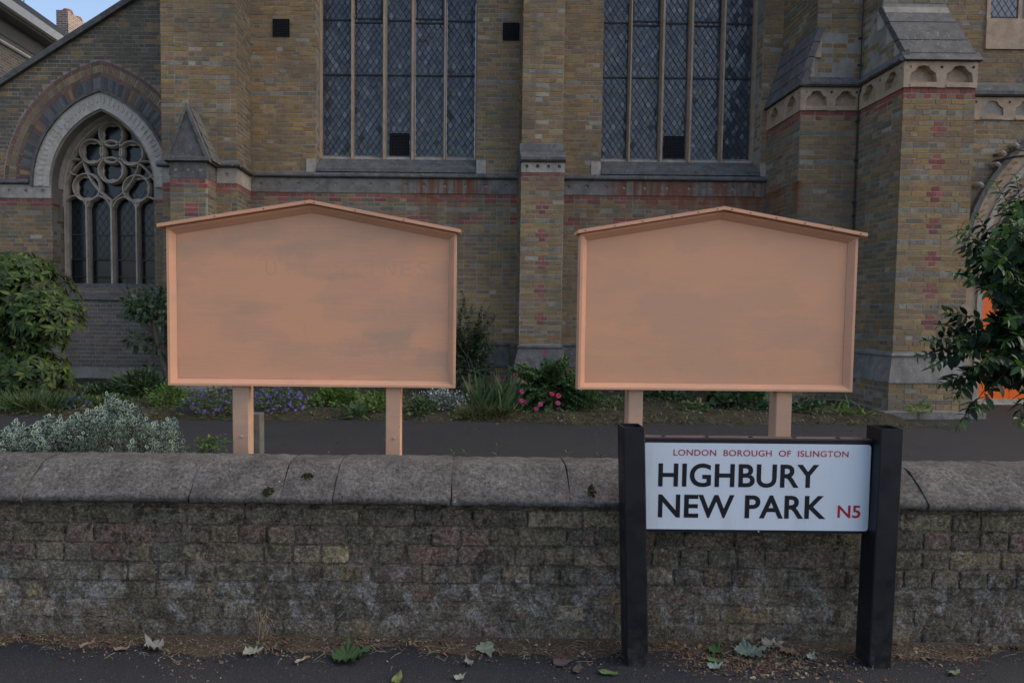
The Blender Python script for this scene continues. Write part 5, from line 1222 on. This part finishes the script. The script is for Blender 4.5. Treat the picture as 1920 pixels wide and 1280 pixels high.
R = thing('privet_shrub', (sx, 3.85, CZG), 'dark green arching shrub hanging over the path at the right edge', 'shrub')
tips = []
for (px_, py_), Y in [((1866, 342), 3.6), ((1905, 330), 3.8), ((1930, 365), 3.7), ((1960, 330), 3.9), ((1802, 428), 3.55), ((1788, 440), 3.7), ((1790, 512), 3.5), ((1812, 470), 3.7), ((1830, 400), 3.9), ((1850, 540), 3.3),
                      ((1736, 640), 3.5), ((1722, 668), 3.6), ((1744, 690), 3.4), ((1760, 610), 3.7), ((1775, 585), 3.4), ((1765, 720), 3.5), ((1790, 745), 3.35), ((1795, 800), 3.3), ((1835, 765), 3.3), ((1908, 790), 3.2),
                      ((1915, 690), 3.1), ((1940, 560), 3.1), ((1890, 600), 3.15), ((1880, 480), 3.3), ((1920, 440), 3.4), ((1850, 670), 3.2), ((1990, 400), 3.6), ((1820, 690), 3.3), ((1800, 660), 3.4)]:
    x, z = pix(px_, py_, Y); tips.append((x, Y, z))
for i in range(105):
    a = rnd(1.6, 4.6); r = rnd(.35, 1.0); px_, py_ = 1985 + 195 * r * math.cos(a), 590 + 210 * r * math.sin(a) * -1
    if 1820 < px_ < 1880 and 505 < py_ < 640: continue
    if py_ > 670 and px_ > 1815: continue
    Y = rnd(3.2, 4.1); x, z = pix(px_, py_, Y); tips.append((x, Y, z))
for i in range(210):
    px_, py_ = rnd(1862, 2000), rnd(380, 735); Y = rnd(3.5, 4.0); x, z = pix(px_, py_, Y); tips.append((x, Y, z))
rx0, rz0 = pix(1985, 640, 3.8)
wand_shrub(R, tips, (rx0, 3.8, rz0), 10, .082, LM['privet'], leaf_tpl(.42, 4, .3, .22, 'lance'), 300, M['twig'], LM['tip'], .10, .032, thin=lambda x, y: (1824 < x < 1862 and 518 < y < 650) or (1832 < x < 1915 and 712 < y < 765))
m = MB()
for i in range(5): tube(m, [(sx + rnd(-.1, .1), 3.85 + rnd(-.1, .1), CZG - .05), (rx0 + rnd(-.12, .12), 3.8, rz0)], .02, .010, 6)
m.build('stem', M['bark'], R)

# -- small leaning tree behind the left board
tx, tz = pix(322, 745, 11.0)
R = thing('small_tree', (tx, 11.0, CZG), 'small leaning tree with bare pale trunk between the traceried window and the patchy notice board', 'tree')
trunk = [pix(a, b, 11.0) for a, b in ((325, 760), (316, 715), (306, 680), (294, 640), (288, 605), (280, 570))]
m = MB(); tube(m, [(x, 11.0, z) for x, z in trunk], .075, .03, 8); m.build('trunk', M['bark'], R)
pos, dd, uu, ss = [], [], [], []; m = MB()
for (px_, py_), r, n in (((278, 575), .34, 150), ((300, 590), .3, 110), ((255, 565), .22, 70), ((262, 640), .2, 60), ((305, 650), .18, 50), ((285, 690), .10, 22), ((300, 555), .25, 70), ((245, 585), .14, 26), ((330, 570), .3, 60)):
    x, z = pix(px_, py_, 11.0); v = sphere_dirs(n); k = RNG.random(n)[:, None] ** .4; p = np.array([x, 10.95, z]) + v * k * np.array([r, r * .8, r * .75])
    pos += list(p); dd += list(norm(v + np.array([0, -.3, -.35]) + RNG.normal(0, .4, (n, 3)))); uu += list(np.array([0, -.5, 1.]) + RNG.normal(0, .3, (n, 3))); ss += list(RNG.uniform(.07, .125, n))
    tube(m, [(trunk[4][0], 11, trunk[4][1] - .2), (x, 10.95, z)], .014, .006, 5)
for k in range(9):                                             # loose shoots above
    px_ = rnd(230, 312); x, z = pix(px_, rnd(520, 545), 11); x0, z0_ = pix(px_ + rnd(5, 20), 570, 11); tube(m, [(x0, 11, z0_), (x, 10.9, z)], .005, .003, 4)
    for q in range(7): t = q / 6; pos.append(np.array([x0 + (x - x0) * t, 10.95, z0_ + (z - z0_) * t])); dd.append(sphere_dirs(1, -.1)[0]); uu.append(np.array([0, -.4, 1.])); ss.append(rnd(.05, .08))
m.build('branches', M['bark'], R); foliage(R, LM['tree'], leaf_tpl(.55, 3, .15, .2, 'ovate'), pos, dd, uu, ss, 120)

# -- variegated euonymus behind the wall
ex, ez = pix(170, 850, 3.55)
R = thing('variegated_bush', (ex, 3.55, CZG), 'low white-edged variegated bush behind the wall at the left', 'bush')
prof = [(-60, 815), (0, 806), (30, 795), (60, 800), (90, 782), (120, 788), (150, 764), (180, 768), (205, 738), (225, 758), (250, 752), (275, 782), (300, 790), (325, 784), (345, 832), (352, 850)]
pos, dd, uu, ss = [], [], [], []; tw = MB()
for i in range(430):
    px_ = rnd(-60, 345); top = np.interp(px_, [p[0] for p in prof], [p[1] for p in prof]); py_ = top + abs(random.gauss(0, 34)) + rnd(-6, 5) if random.random() < .75 else rnd(top, 880); Y = 3.55 + rnd(-.34, .3) * (1 if py_ > top + 12 else .5)
    x, z = pix(px_, py_, Y); tip = np.array([x, Y, z]); d = norm(np.array([rnd(-.6, .6), rnd(-.8, .2), 1.])); L = rnd(.07, .13)
    tube(tw, [tuple(tip - d * L * 1.6), tuple(tip)], .0022, .0012, 4)
    for q in range(11):
        t = q / 10; p = tip - d * L * (1 - t); a = q * 2.4; s1 = norm(np.cross(d, [.2, 1, .1])); s2 = np.cross(d, s1)
        pos.append(p); dd.append(norm(s1 * math.cos(a) + s2 * math.sin(a) + d * rnd(.4, .9))); uu.append(d + RNG.normal(0, .25, 3)); ss.append(rnd(.02, .034))
V, F = leaf_tpl(.62, 3, .25, .1, 'ovate'); c3 = np.array([1, 0, 1] * 4, float); c3[[0, 1, 2, 9, 10, 11]] = 1
foliage(R, LM['varieg'], (V, F), pos, dd, uu, ss, 0, c3=c3); tw.build('twigs', M['twig'], R, kind='stuff')

# -- twiggy dark shrub right of the left board
cx, cz_ = pix(885, 720, 10.9)
R = thing('cotoneaster_shrub', (cx, 10.9, bed_z(cx, 10.9)), 'tall twiggy small-leaved dark shrub beside the right edge of the patchy notice board', 'shrub')
tips = []
for px_, py_ in [(866, 545), (872, 560), (885, 572), (905, 570), (918, 575), (930, 590), (915, 600), (900, 592), (860, 580), (920, 625), (932, 655), (925, 680), (905, 640), (890, 620), (850, 600), (840, 640), (870, 640), (935, 700), (915, 705)] + [(rnd(835, 928), rnd(600, 725)) for _ in range(90)]:
    Y = rnd(10.6, 11.2); x, z = pix(px_, py_, Y); tips.append((x, Y, z))
wand_shrub(R, tips, (pix(872, 710, 10.9)[0], 10.9, .45), 8, .062, LM['small'], leaf_tpl(.5, 3, .2, .15, 'ovate'), 0, M['bark'], None, .1, .022, .006)
m = MB(); tube(m, [(cx, 10.9, CZG), (pix(872, 710, 10.9)[0], 10.9, .5)], .03, .02, 6); m.build('stem', M['bark'], R)

# -- generic leafy clumps of the bed
def clump(name, label, cat, px_, py_top, py_base, wpx, Y, n, lm, tpl, size, group=None, ry=None, flowers=None, updir=.6, stems=0):
    x, z1_ = pix(px_, py_top, Y); z0_ = bed_z(x, Y); w = wpx / (FPX / Y) / 2; h = max(z1_ - z0_, .06); ry = ry or w
    R = thing(name, (x, Y, z0_), label, cat, group)
    v = sphere_dirs(n, .2); v[:, 2] = np.abs(v[:, 2]); k = RNG.random(n)[:, None] ** .35; wob = 1 + .25 * np.sin(v[:, 0:1] * 7 + px_) * np.cos(v[:, 2:3] * 5)
    p = np.array([x, Y, z0_]) + v * k * wob * np.array([w, min(ry, .5), h]); d = norm(v + RNG.normal(0, .5, (n, 3)) + np.array([0, -.25, updir * .4])); u = np.array([0, -.5, 1.]) + RNG.normal(0, .35, (n, 3))
    foliage(R, LM[lm], tpl, p, d, u, RNG.uniform(size * .7, size * 1.25, n), 0)
    if flowers:
        fm, nf, fs = flowers; v = sphere_dirs(nf, .5); v[:, 2] = np.abs(v[:, 2]); v[:, 1] = -np.abs(v[:, 1]); p = np.array([x, Y, z0_]) + v * np.array([w, min(ry, .5), h]) * RNG.uniform(.85, 1.12, (nf, 1))
        V5 = [(0, 0, .0)]; F5 = []
        for q in range(10): a = q * .628; r = 1 if q % 2 == 0 else .45; V5.append((r * math.cos(a), r * math.sin(a), .25 * r))
        for q in range(5): F5.append((0, 1 + (2 * q - 1) % 10, 1 + 2 * q, 1 + (2 * q + 1) % 10))
        P, FF, K = leaf_arrays((np.array(V5, np.float32), np.array(F5, np.int32)), p, sphere_dirs(nf), norm(v + np.array([0, -.6, .4]) + RNG.normal(0, .4, (nf, 3))), RNG.uniform(fs * .7, fs * 1.2, nf)); C = np.repeat(RNG.random((nf, 1)), K, 0).repeat(3, 1); np_mesh('blossoms', P, FF, C, FM[fm], R, kind='stuff')
    if stems:
        m = MB()
        for i in range(stems): tube(m, [(x + rnd(-w, w) * .3, Y, z0_ - .02), (x + rnd(-w, w) * .8, Y + rnd(-.1, .1), z0_ + h * rnd(.5, .9))], .005, .003, 4)
        m.build('stem', M['twig'], R)
    return R
T_ov, T_rd, T_la, T_bl = leaf_tpl(.55, 3, .2, .2, 'ovate'), leaf_tpl(.85, 3, .15, .15, 'round'), leaf_tpl(.22, 3, .2, .25, 'lance'), leaf_tpl(.06, 4, .1, .3, 'blade')
BEDG = 'flowering plants of the bed'
clump('bellflower', 'small purple bellflower patch beside the rhododendron', 'flowers', 140, 742, 785, 62, 9.25, 420, 'cover', T_ov, .04, BEDG, flowers=('purple', 80, .022))
clump('bellflower', 'purple bellflower drift left of the patchy board post', 'flowers', 398, 728, 790, 110, 9.15, 620, 'cover', T_ov, .045, BEDG, .4, flowers=('purple', 120, .022))
clump('bellflower', 'widest purple bellflower drift, between the two posts of the patchy board', 'flowers', 520, 726, 790, 130, 9.3, 760, 'cover', T_ov, .045, BEDG, .45, flowers=('purple', 190, .022))
clump('ladys_mantle', 'lime green leafy plant under the middle of the patchy board', 'plant', 628, 722, 785, 90, 9.7, 420, 'lime', T_rd, .07, stems=6)
clump('leafy_weed', 'broad-leaved weed at the path edge left of the second post', 'plant', 668, 765, 795, 46, 8.95, 60, 'cover', T_la, .15)
clump('leafy_plant', 'bright green bushy plant around the second post of the patchy board', 'plant', 705, 738, 790, 70, 9.2, 330, 'lime', T_ov, .06)
clump('dusty_miller', 'silvery white-flowered plant left of the iris clump', 'plant', 828, 728, 785, 110, 9.5, 800, 'silver', T_ov, .04, ry=.4, flowers=('white', 130, .016))
clump('leafy_plant', 'green mounded plant right of the second post of the patchy board', 'plant', 790, 745, 790, 70, 9.1, 420, 'cover', T_ov, .05)
clump('fern_plant', 'dark feathery plant at the foot of the leaning tree', 'plant', 262, 695, 765, 100, 10.4, 900, 'small', T_la, .12, stems=8)
clump('leafy_plant', 'bright leafy plant by the lower left corner of the patchy board', 'plant', 318, 715, 790, 74, 9.5, 420, 'lime', T_ov, .065)
clump('grass_tuft', 'shaggy grass below the rhododendron', 'grass', 62, 757, 785, 170, 9.1, 520, 'cover', T_bl, .22, ry=.25, updir=3)
clump('bergenia', 'large dark-leaved clump between the posts under the plainer board', 'plant', 1392, 722, 778, 120, 9.9, 150, 'tree', T_rd, .15, ry=.4)
clump('leafy_weed', 'small green weed left of the dark-leaved clump', 'plant', 1305, 752, 780, 44, 9.5, 70, 'cover', T_ov, .08)
clump('ivy_plant', 'dark ivy-like plant by the last post of the plainer board', 'plant', 1515, 752, 785, 60, 9.5, 120, 'tree', T_ov, .085)
clump('leafy_weed', 'small weed growing at the foot of the outer buttress', 'plant', 1722, 758, 783, 34, 9.42, 40, 'lime', T_la, .11)
clump('leafy_plant', 'low green plant right of the rose bush', 'plant', 1165, 742, 785, 64, 9.7, 200, 'cover', T_ov, .05)
clump('leafy_plant', 'dark plant in shade behind the first post of the plainer board', 'plant', 1250, 728, 770, 110, 10.6, 260, 'small', T_ov, .09, ry=.4)
clump('grass_tuft', 'dry grass tuft at the foot of the rose bush', 'grass', 905, 772, 795, 130, 8.95, 380, 'straw', T_bl, .16, ry=.12, updir=2)
clump('leafy_plant', 'green plant between rhododendron and fern', 'plant', 205, 742, 785, 76, 9.6, 420, 'cover', T_ov, .055)
clump('leafy_plant', 'shaded green plant behind the first bellflower patch', 'plant', 190, 722, 775, 130, 10.3, 420, 'small', T_ov, .07, ry=.4)
# dense low cover over the rest of the bed
n = 8200; x = RNG.uniform(-9.5, 5.6, n); y = np.array([bed_front(v) for v in x]) + RNG.random(n) ** 1.5 * 2.6 + .02; z = np.array([bed_z(a, b) for a, b in zip(x, y)]); dens = np.sin(x * 2.1) * np.sin(y * 3 + x) + RNG.normal(0, .5, n); keep_ = (dens > -.55) & ((x < 1.6) | (RNG.random(n) < .8))
x, y, z = x[keep_], y[keep_], z[keep_]; n = len(x)
P, FF, K = leaf_arrays(T_ov, np.c_[x, y, z + RNG.uniform(0, .07, n)], norm(RNG.normal(size=(n, 3)) + np.array([0, -.3, .5])), np.array([0, -.4, 1.]) + RNG.normal(0, .4, (n, 3)), RNG.uniform(.025, .06, n)); np_mesh('ground_cover', P, FF, np.repeat(RNG.random((n, 1)), K, 0).repeat(3, 1), LM['cover'], None, label='low green ground cover across the flower bed', cat='ground cover', kind='stuff')
n = 2600; x = RNG.uniform(-9.5, 6.4, n); y = np.array([bed_front(v) for v in x]) + RNG.normal(.02, .06, n); z = np.full(n, CZG + .005)
P, FF, K = leaf_arrays(T_bl, np.c_[x, y, z], norm(RNG.normal(size=(n, 3)) * np.array([1, 1, .5]) + np.array([0, -.3, .5])), np.array([0, -.4, 1.]) + RNG.normal(0, .4, (n, 3)), RNG.uniform(.04, .13, n)); np_mesh('edge_grass', P, FF, np.repeat(RNG.random((n, 1)), K, 0).repeat(3, 1), LM['straw'], None, label='ragged dry grass along the edge of the path', cat='grass', kind='stuff')

# -- rose bush with pink flowers
cx, _ = pix(1040, 760, 9.6); R = thing('rose_bush', (cx, 9.6, bed_z(cx, 9.6)), 'rose bush with pink flowers in front of the centre pier', 'bush')
tips = []
for i in range(150):
    px_ = rnd(940, 1140); top = np.interp(px_, [940, 970, 1000, 1020, 1045, 1060, 1075, 1100, 1135], [690, 680, 700, 665, 668, 660, 685, 725, 745]); Y = rnd(9.1, 10.2); x, z = pix(px_, rnd(top, 782) if i % 3 else top + rnd(0, 12), Y); tips.append((x, Y, max(z, .0)))
wand_shrub(R, tips, (cx, 9.65, .25), 8, .062, LM['rose'], T_ov, 0, M['twig'], None, .08, .024, .005)
V5, F5 = [], []
for ring, (r, h, n_) in enumerate(((.95, .1, 7), (.62, .35, 6), (.3, .55, 4))):
    for q in range(n_):
        a = q * 6.283 / n_ + ring; b = len(V5); V5 += [(0, 0, h * .2), (r * math.cos(a - .5), r * math.sin(a - .5), h), (r * 1.12 * math.cos(a), r * 1.12 * math.sin(a), h * .8), (r * math.cos(a + .5), r * math.sin(a + .5), h)]; F5.append((b, b + 1, b + 2, b + 3))
fme = bpy.data.meshes.new('flower'); fme.from_pydata(V5, [], F5); fme.materials.append(FM['pink']); fa = fme.color_attributes.new('Col', 'FLOAT_COLOR', 'POINT'); fa.data.foreach_set('color', np.zeros(len(V5) * 4, np.float32))
for fx, fy in ((725, 165), (38, 580), (290, 510), (385, 750), (380, 890), (430, 910), (665, 940), (835, 790), (935, 815), (930, 925), (600, 1010), (930, 1085), (800, 1160), (1015, 1170), (1125, 1180), (1190, 1110), (1215, 1180), (1320, 1110), (1590, 1110), (1620, 1215)):
    Y = 9.15 if fy > 600 else 9.45; x, z = pix(930 + fx / 8, 640 + fy / 8, Y); o = bpy.data.objects.new('flower', fme); COL.objects.link(o); setparent(o, R); s = rnd(.028, .038) * (1 if fy != 1215 else .7)
    o.matrix_basis = Matrix.Translation((x, Y, z)) @ Matrix.Rotation(math.radians(rnd(40, 100)), 4, 'X') @ Matrix.Rotation(rnd(0, 6), 4, 'Z') @ Matrix.Scale(s, 4)
# -- iris clump
cx, _ = pix(925, 780, 9.05); R = thing('iris_clump', (cx, 9.05, bed_z(cx, 9.05)), 'clump of tall sword-shaped iris leaves left of the rose bush', 'plant')
pos, dd, uu, ss = [], [], [], []
for i in range(75):
    a = rnd(-1, 1); p = np.array([cx + rnd(-.30, .30), 9.1 + rnd(-.15, .2), .0]); dv = norm(np.array([a * .55 + (p[0] - cx) * 1.0, rnd(-.45, .2), 1.])); pos.append(p); dd.append(dv); uu.append(np.array([rnd(-1, 1), -1., .3])); ss.append(rnd(.32, .56))
for i in range(14): pos.append(np.array([cx + rnd(-.35, .35), 9.0, .02])); dd.append(norm(np.array([rnd(-1, 1), -.5, .25]))); uu.append(np.array([0, 0, 1.])); ss.append(rnd(.25, .45))
foliage(R, LM['iris'], leaf_tpl(.085, 6, .12, .22, 'blade'), pos, dd, uu, ss, 89)
# -- daylily-like arching clump near the buttress
cx, _ = pix(1592, 780, 9.3); R = thing('daylily_clump', (cx, 9.3, CZG), 'yellowing strappy clump in the bed by the outer buttress', 'plant'); pos, dd, uu, ss = [], [], [], []
for i in range(110): p = np.array([cx + rnd(-.25, .25), 9.3 + rnd(-.1, .15), CZG + .02]); pos.append(p); dd.append(norm(np.array([rnd(-1, 1), rnd(-.8, .3), rnd(.15, .9)]))); uu.append(np.array([0, -.2, 1.])); ss.append(rnd(.18, .36))
foliage(R, LM['lime'], leaf_tpl(.07, 5, .1, .45, 'blade'), pos, dd, uu, ss, 60)
# -- weeds at the back of the wall
for (px_, h, lab, y_) in ((930, 30, 'tallest green shoot growing behind the wall coping', 3.15), (868, 16, 'small weed behind the wall right of the second board post', 3.15), (845, 18, 'thin weed behind the coping near the second board post', 3.2), (1060, 16, 'small weed behind the wall left of the street sign', 3.15), (1121, 8, 'tiny weed behind the coping beside the street sign post', 3.15)):
    x, z0_ = pix(px_, 866, y_); z1_ = pix(px_, 862 - h, y_)[1]; R = thing('weed', (x, y_, CZG), lab, 'weed'); pos, dd, uu, ss = [], [], [], []; m = MB(); tube(m, [(x, y_, CZG), (x + .01, y_, z1_)], .003, .0015, 4); m.build('stem', M['twig'], R)
    for q in range(16): t = q / 15; pos.append(np.array([x + .01 * t, y_, z0_ - .05 + (z1_ - z0_ + .05) * t])); a = q * 2.4; dd.append(norm(np.array([math.cos(a), math.sin(a), .9]))); uu.append(np.array([0, 0, 1.])); ss.append(rnd(.02, .04))
    foliage(R, LM['lime'], T_la, pos, dd, uu, ss, 0)
R = clump('daisy_weed', 'small white-flowered weed left of the first board post', 'weed', 392, 818, 860, 62, 3.4, 1, 'lime', T_la, .02); R.location.z = CZG
x, z1_ = pix(392, 822, 3.4); pos, dd, uu, ss = [], [], [], []
for i in range(150): p = np.array([x + random.gauss(0, .04), 3.4 + random.gauss(0, .03), z1_ - abs(random.gauss(0, .05))]); pos.append(p); dd.append(sphere_dirs(1, .6)[0]); uu.append(np.array([0, -.3, 1.])); ss.append(rnd(.015, .03))
foliage(R, LM['lime'], T_ov, pos, dd, uu, ss, 0, name='leaves')
m = MB()
for i in range(9): tube(m, [(x + rnd(-.02, .02), 3.4, CZG), (x + rnd(-.06, .06), 3.4 + rnd(-.03, .03), z1_ + rnd(-.02, .012))], .002, .0015, 4)
m.build('stem', M['twig'], R)

# ------------------------------------------------------------------ leaf litter on the pavement
def lobed(n=5, depth=.45, seed=0):
    """palmate outline: lobes with shoulders, side teeth and rounded notches"""
    rs = random.Random(seed); pts = []; prof = ((0, 1), (.10, .80), (.17, .82), (.26, .62), (.38, 1 - depth), (.5, .93 - depth), (.62, 1 - depth), (.74, .62), (.83, .82), (.90, .80))
    for i in range(n):
        L = (1.0, .92, .70, .70, .92)[i % 5] * rs.uniform(.92, 1.08)
        for t, k in prof: a = 2 * math.pi * (i + t) / n; Ln = L if t < .5 else (1.0, .92, .70, .70, .92)[(i + 1) % 5]; r = (k if k < .7 else k * Ln) * rs.uniform(.95, 1.05); pts.append((r * math.cos(a), r * math.sin(a)))
    return pts
def oval(w=.45): return [(math.cos(2 * math.pi * i / 14), w * math.sin(2 * math.pi * i / 14) * (1 - .25 * math.cos(2 * math.pi * i / 14))) for i in range(14)]
def fallen(px_, py_, size, rot, shape, col, label, curl=.25, tilt=0):
    x, y = gnd(px_, py_, PZ); t = NT('fallen_leaf'); n = t.noise(t.coord(), 30, 4, .7); c = t.mix(t.ramp(n, [(.35, 0), (.7, 1)]), col, tuple(k * .62 for k in col)); mt = t.done(c, .7, .25)
    pts = shape; vv = [(0, 0, .004)]; ff = []; k = len(pts)
    for s in (.5, 1):
        for q, (a, b) in enumerate(pts): r2 = (a * a + b * b) * s * s; vv.append((a * s * size, b * s * size * (1 - curl * .25), .003 + 1.6 * curl * size * (.55 * r2 * (.5 + .5 * math.sin(q * 1.9 + rot)) + .18 * abs(b) * s)))
    for q in range(k): j = (q + 1) % k; ff += [(0, 1 + q, 1 + j), (1 + q, 1 + k + q, 1 + k + j, 1 + j)]
    rx_ = rot; m = MB(); m.add([(p[0] * math.cos(rx_) - p[1] * math.sin(rx_), p[0] * math.sin(rx_) + p[1] * math.cos(rx_), p[2] + max(0, (p[0] * math.sin(rx_) + p[1] * math.cos(rx_)) * tilt)) for p in vv], ff)
    o = m.build('fallen_leaf', mt, None, smooth=True, label=label, cat='leaf', group='fallen leaves on the pavement'); o.location = (x, y, PZ + .004); return o
maple, maple3, ov = lobed(5, .42, 1), lobed(3, .3, 2), oval()
fallen(292, 1216, .062, 2.6, maple3, (.30, .29, 0.23), 'pale dry curled leaf near the wall below the dried weed, left of it', .7, 0.14)
fallen(650, 1236, .098, .4, maple, (.045, .085, 0.03), 'large dark green maple leaf on the pavement', .5, 0.16)
fallen(908, 1220, .062, -1.2, maple3, (.26, .29, 0.20), 'pale grey-green lobed leaf at the foot of the wall, middle of the pavement', .3, 0.14)
fallen(470, 1228, .045, .3, maple3, (.30, .30, 0.23), 'pale folded leaf just below the dried weed', .6, 0.09)
fallen(745, 1276, .042, 1.4, ov, (.15, .19, 0.06), 'yellow-green leaf at the bottom edge of the picture', .4)
fallen(862, 1274, .030, .8, maple3, (.25, .27, 0.20), 'small pale leaf at the bottom edge, below the pale lobed leaf', .4)
fallen(1140, 1264, .036, -.25, ov, (.11, .17, 0.06), 'fresh green oval leaf left of the left sign post', .3)
fallen(1343, 1224, .045, .9, maple3, (.055, .105, 0.03), 'dark green leaf in the heap between the sign posts', .5, 0.18)
fallen(1340, 1242, .032, -.5, ov, (.10, .19, 0.06), 'bright green small leaf in front of the heap between the sign posts', .5)
fallen(1402, 1226, .085, .2, maple, (.16, .22, 0.17), 'largest grey-green leaf of the heap between the sign posts', .35, 0.14)
fallen(1445, 1214, .052, .1, maple3, (.33, .30, 0.23), 'beige leaf lying on the heap between the sign posts', .5, 0.23)
fallen(1420, 1203, .055, .3, ov, (.13, .14, 0.06), 'olive leaf leaning on the wall behind the heap', .5, 0.27)
fallen(1474, 1200, .028, 1.2, maple3, (.36, .13, 0.03), 'orange-brown scrap of leaf at the back of the heap', .6, 0.23)
fallen(1480, 1226, .048, 2.2, maple3, (.20, .14, 0.09), 'brown leaf at the right of the heap', .5, 0.14)
fallen(1340, 1254, .038, .4, maple3, (.22, .26, 0.23), 'silvery leaf in front of the bright green small leaf', .5)
fallen(1523, 1236, .032, .9, maple3, (.33, .35, 0.29), 'pale leaf right of the heap toward the right sign post', .5, 0.09)
fallen(1052, 1246, .045, .3, maple3, (.11, .09, 0.09), 'brown flat leaf left of the left sign post', .2)
fallen(1083, 1256, .036, 1.2, ov, (.095, .08, 0.06), 'second brown flat leaf nearer the left sign post', .2)
fallen(562, 1242, .026, .9, ov, (.31, .26, 0.20), 'small beige leaf left of the large maple leaf', .6)
fallen(163, 1212, .036, 1.1, ov, (.26, .19, 0.14), 'tan curled leaf near the left edge against the litter', .7)
fallen(228, 1220, .030, .2, ov, (.24, .19, 0.14), 'second tan leaf right of the tan curled leaf', .6)
fallen(1790, 1264, .030, .5, ov, (.13, .17, 0.09), 'small grey-green leaf right of the right sign post', .4)
fallen(880, 1246, .030, 2.0, maple3, (.25, .26, 0.20), 'small crumpled pale leaf under the pale lobed leaf', .7)
fallen(1240, 1200, .032, .2, ov, (.12, .14, 0.06), 'olive leaf just right of the left sign post', .5)
# crumbs of bark, petals and seed along the wall foot
t = NT('leaf_crumbs'); LIT = t.done(t.attr(), .85, .2)
n = 14000; x = RNG.uniform(-3.2, 3.6, n); g = RNG.random(n); y = np.where(g < .96, 2.655 - np.abs(RNG.normal(0, .07, n)) * (1 + .5 * np.sin(x * 5) + .4 * np.sin(x * 13 + 2)), RNG.uniform(2.1, 2.66, n))
heap = RNG.random(n) < .18; x = np.where(heap, RNG.normal(1.12, .16, n), x); y = np.where(heap, 2.58 - np.abs(RNG.normal(0, .08, n)), y); near = np.clip(1 - (2.655 - y) / .12, 0, 1); z = PZ + .001 + RNG.random(n) * .018 * near
pal = np.array([(.17, .11, .07), (.24, .17, .10), (.12, .075, .05), (.30, .25, .17), (.20, .10, .06), (.09, .07, .05), (.16, .15, .08), (.27, .24, .18), (.22, .11, .06), (.14, .10, .07), (.18, .13, .09)])
C = pal[RNG.integers(0, len(pal), n)] * RNG.uniform(.65, 1.2, (n, 1)); Vq = np.array([(-.5, -.3, 0), (.5, -.25, .12), (.45, .3, 0), (-.4, .28, .15)], np.float32); Fq = np.array([(0, 1, 2, 3)], np.int32)
P, FF, K = leaf_arrays((Vq, Fq), np.c_[x, y, z], norm(RNG.normal(size=(n, 3)) * np.array([1, 1, .35])), np.array([0, 0, 1.]) + RNG.normal(0, .35, (n, 3)), RNG.uniform(.003, .009, n) * (1 + 1.8 * (RNG.random(n) < .06))); np_mesh('leaf_litter', P, FF, np.repeat(C, K, 0), LIT, None, False, label='brown leaf crumbs and bark litter along the foot of the wall', cat='litter', kind='stuff')
m = MB()
for i in range(420):
    x = rnd(-2.3, 2.7); y = 2.65 - abs(random.gauss(0, .07)); a = rnd(0, 6.28); L = rnd(.02, .07); c = jit(random.choice([(.26, .20, .13), (.20, .15, .10), (.30, .26, .18)])); tube(m, [(x, y, PZ + rnd(.004, .02)), (x + L * .5 * math.cos(a), y + L * .3 * math.sin(a), PZ + rnd(.006, .024)), (x + L * math.cos(a), y + L * .5 * math.sin(a), PZ + .004)], .0008, .0006, 3, c)
m.build('straw_litter', LIT, None, label='thin dry stalks strewn along the foot of the wall', cat='litter', kind='stuff')
# dirt drift at the wall foot so the crumbs sit on earth, not on clean asphalt
mb = MB(); nx, ny = 600, 6
for j in range(ny + 1):
    for i in range(nx + 1):
        x = -5.2 + 10.8 * i / nx; wd_ = .10 + .03 * math.sin(x * 5) + .025 * math.sin(x * 13 + 2) + .012 * math.sin(x * 37); t = j / ny; mb.v.append((x, 2.668 - wd_ * t, PZ + .015 * (1 - t) ** 1.5 - .002 * (t > .9) + rnd(0, .0015) * (1 - t))); mb.c.append((1, 1, 1))
mb.f = [(j * (nx + 1) + i, (j + 1) * (nx + 1) + i, (j + 1) * (nx + 1) + i + 1, j * (nx + 1) + i + 1) for j in range(ny) for i in range(nx)]
mb.build('dirt', m_flat('dirt_drift', (.085, .064, .045), .95, .1, .6, 90, .6), None, label='strip of brown dirt gathered along the foot of the wall', cat='dirt', kind='stuff')
# dried weed
x, y = gnd(488, 1205, PZ); R = thing('dried_weed', (x, 2.64, PZ), 'dried straw-coloured weed tuft at the foot of the wall', 'weed'); m = MB()
for i in range(30):
    tx_, tz_ = pix(rnd(462, 522), rnd(1150, 1200), 2.6); c = jit((.30, .23, .15)); b0 = (x + rnd(-.01, .01), 2.64, PZ); mid = ((x + tx_) / 2 + rnd(-.02, .02), 2.62, tz_ + rnd(.0, .03)); tube(m, [b0, mid, (tx_, 2.6, tz_ - rnd(0, .03))], .0011, .0006, 3, c)
m.build('stalks', LIT, R)

# a few dry bits blown over the churchyard path
n = 500; x = RNG.uniform(-4, 5, n); y = RNG.uniform(3.2, 8.8, n); C = pal[RNG.integers(0, len(pal), n)] * RNG.uniform(.5, 1.0, (n, 1))
P, FF, K = leaf_arrays((Vq, Fq), np.c_[x, y, np.array([height_path(a, b) for a, b in zip(x, y)]) + .006], norm(RNG.normal(size=(n, 3)) * np.array([1, 1, .2])), np.array([0, 0, 1.]) + RNG.normal(0, .2, (n, 3)), RNG.uniform(.008, .03, n)); np_mesh('path_litter', P, FF, np.repeat(C, K, 0), LIT, None, False, label='scattered dry bits on the churchyard path', cat='litter', kind='stuff')
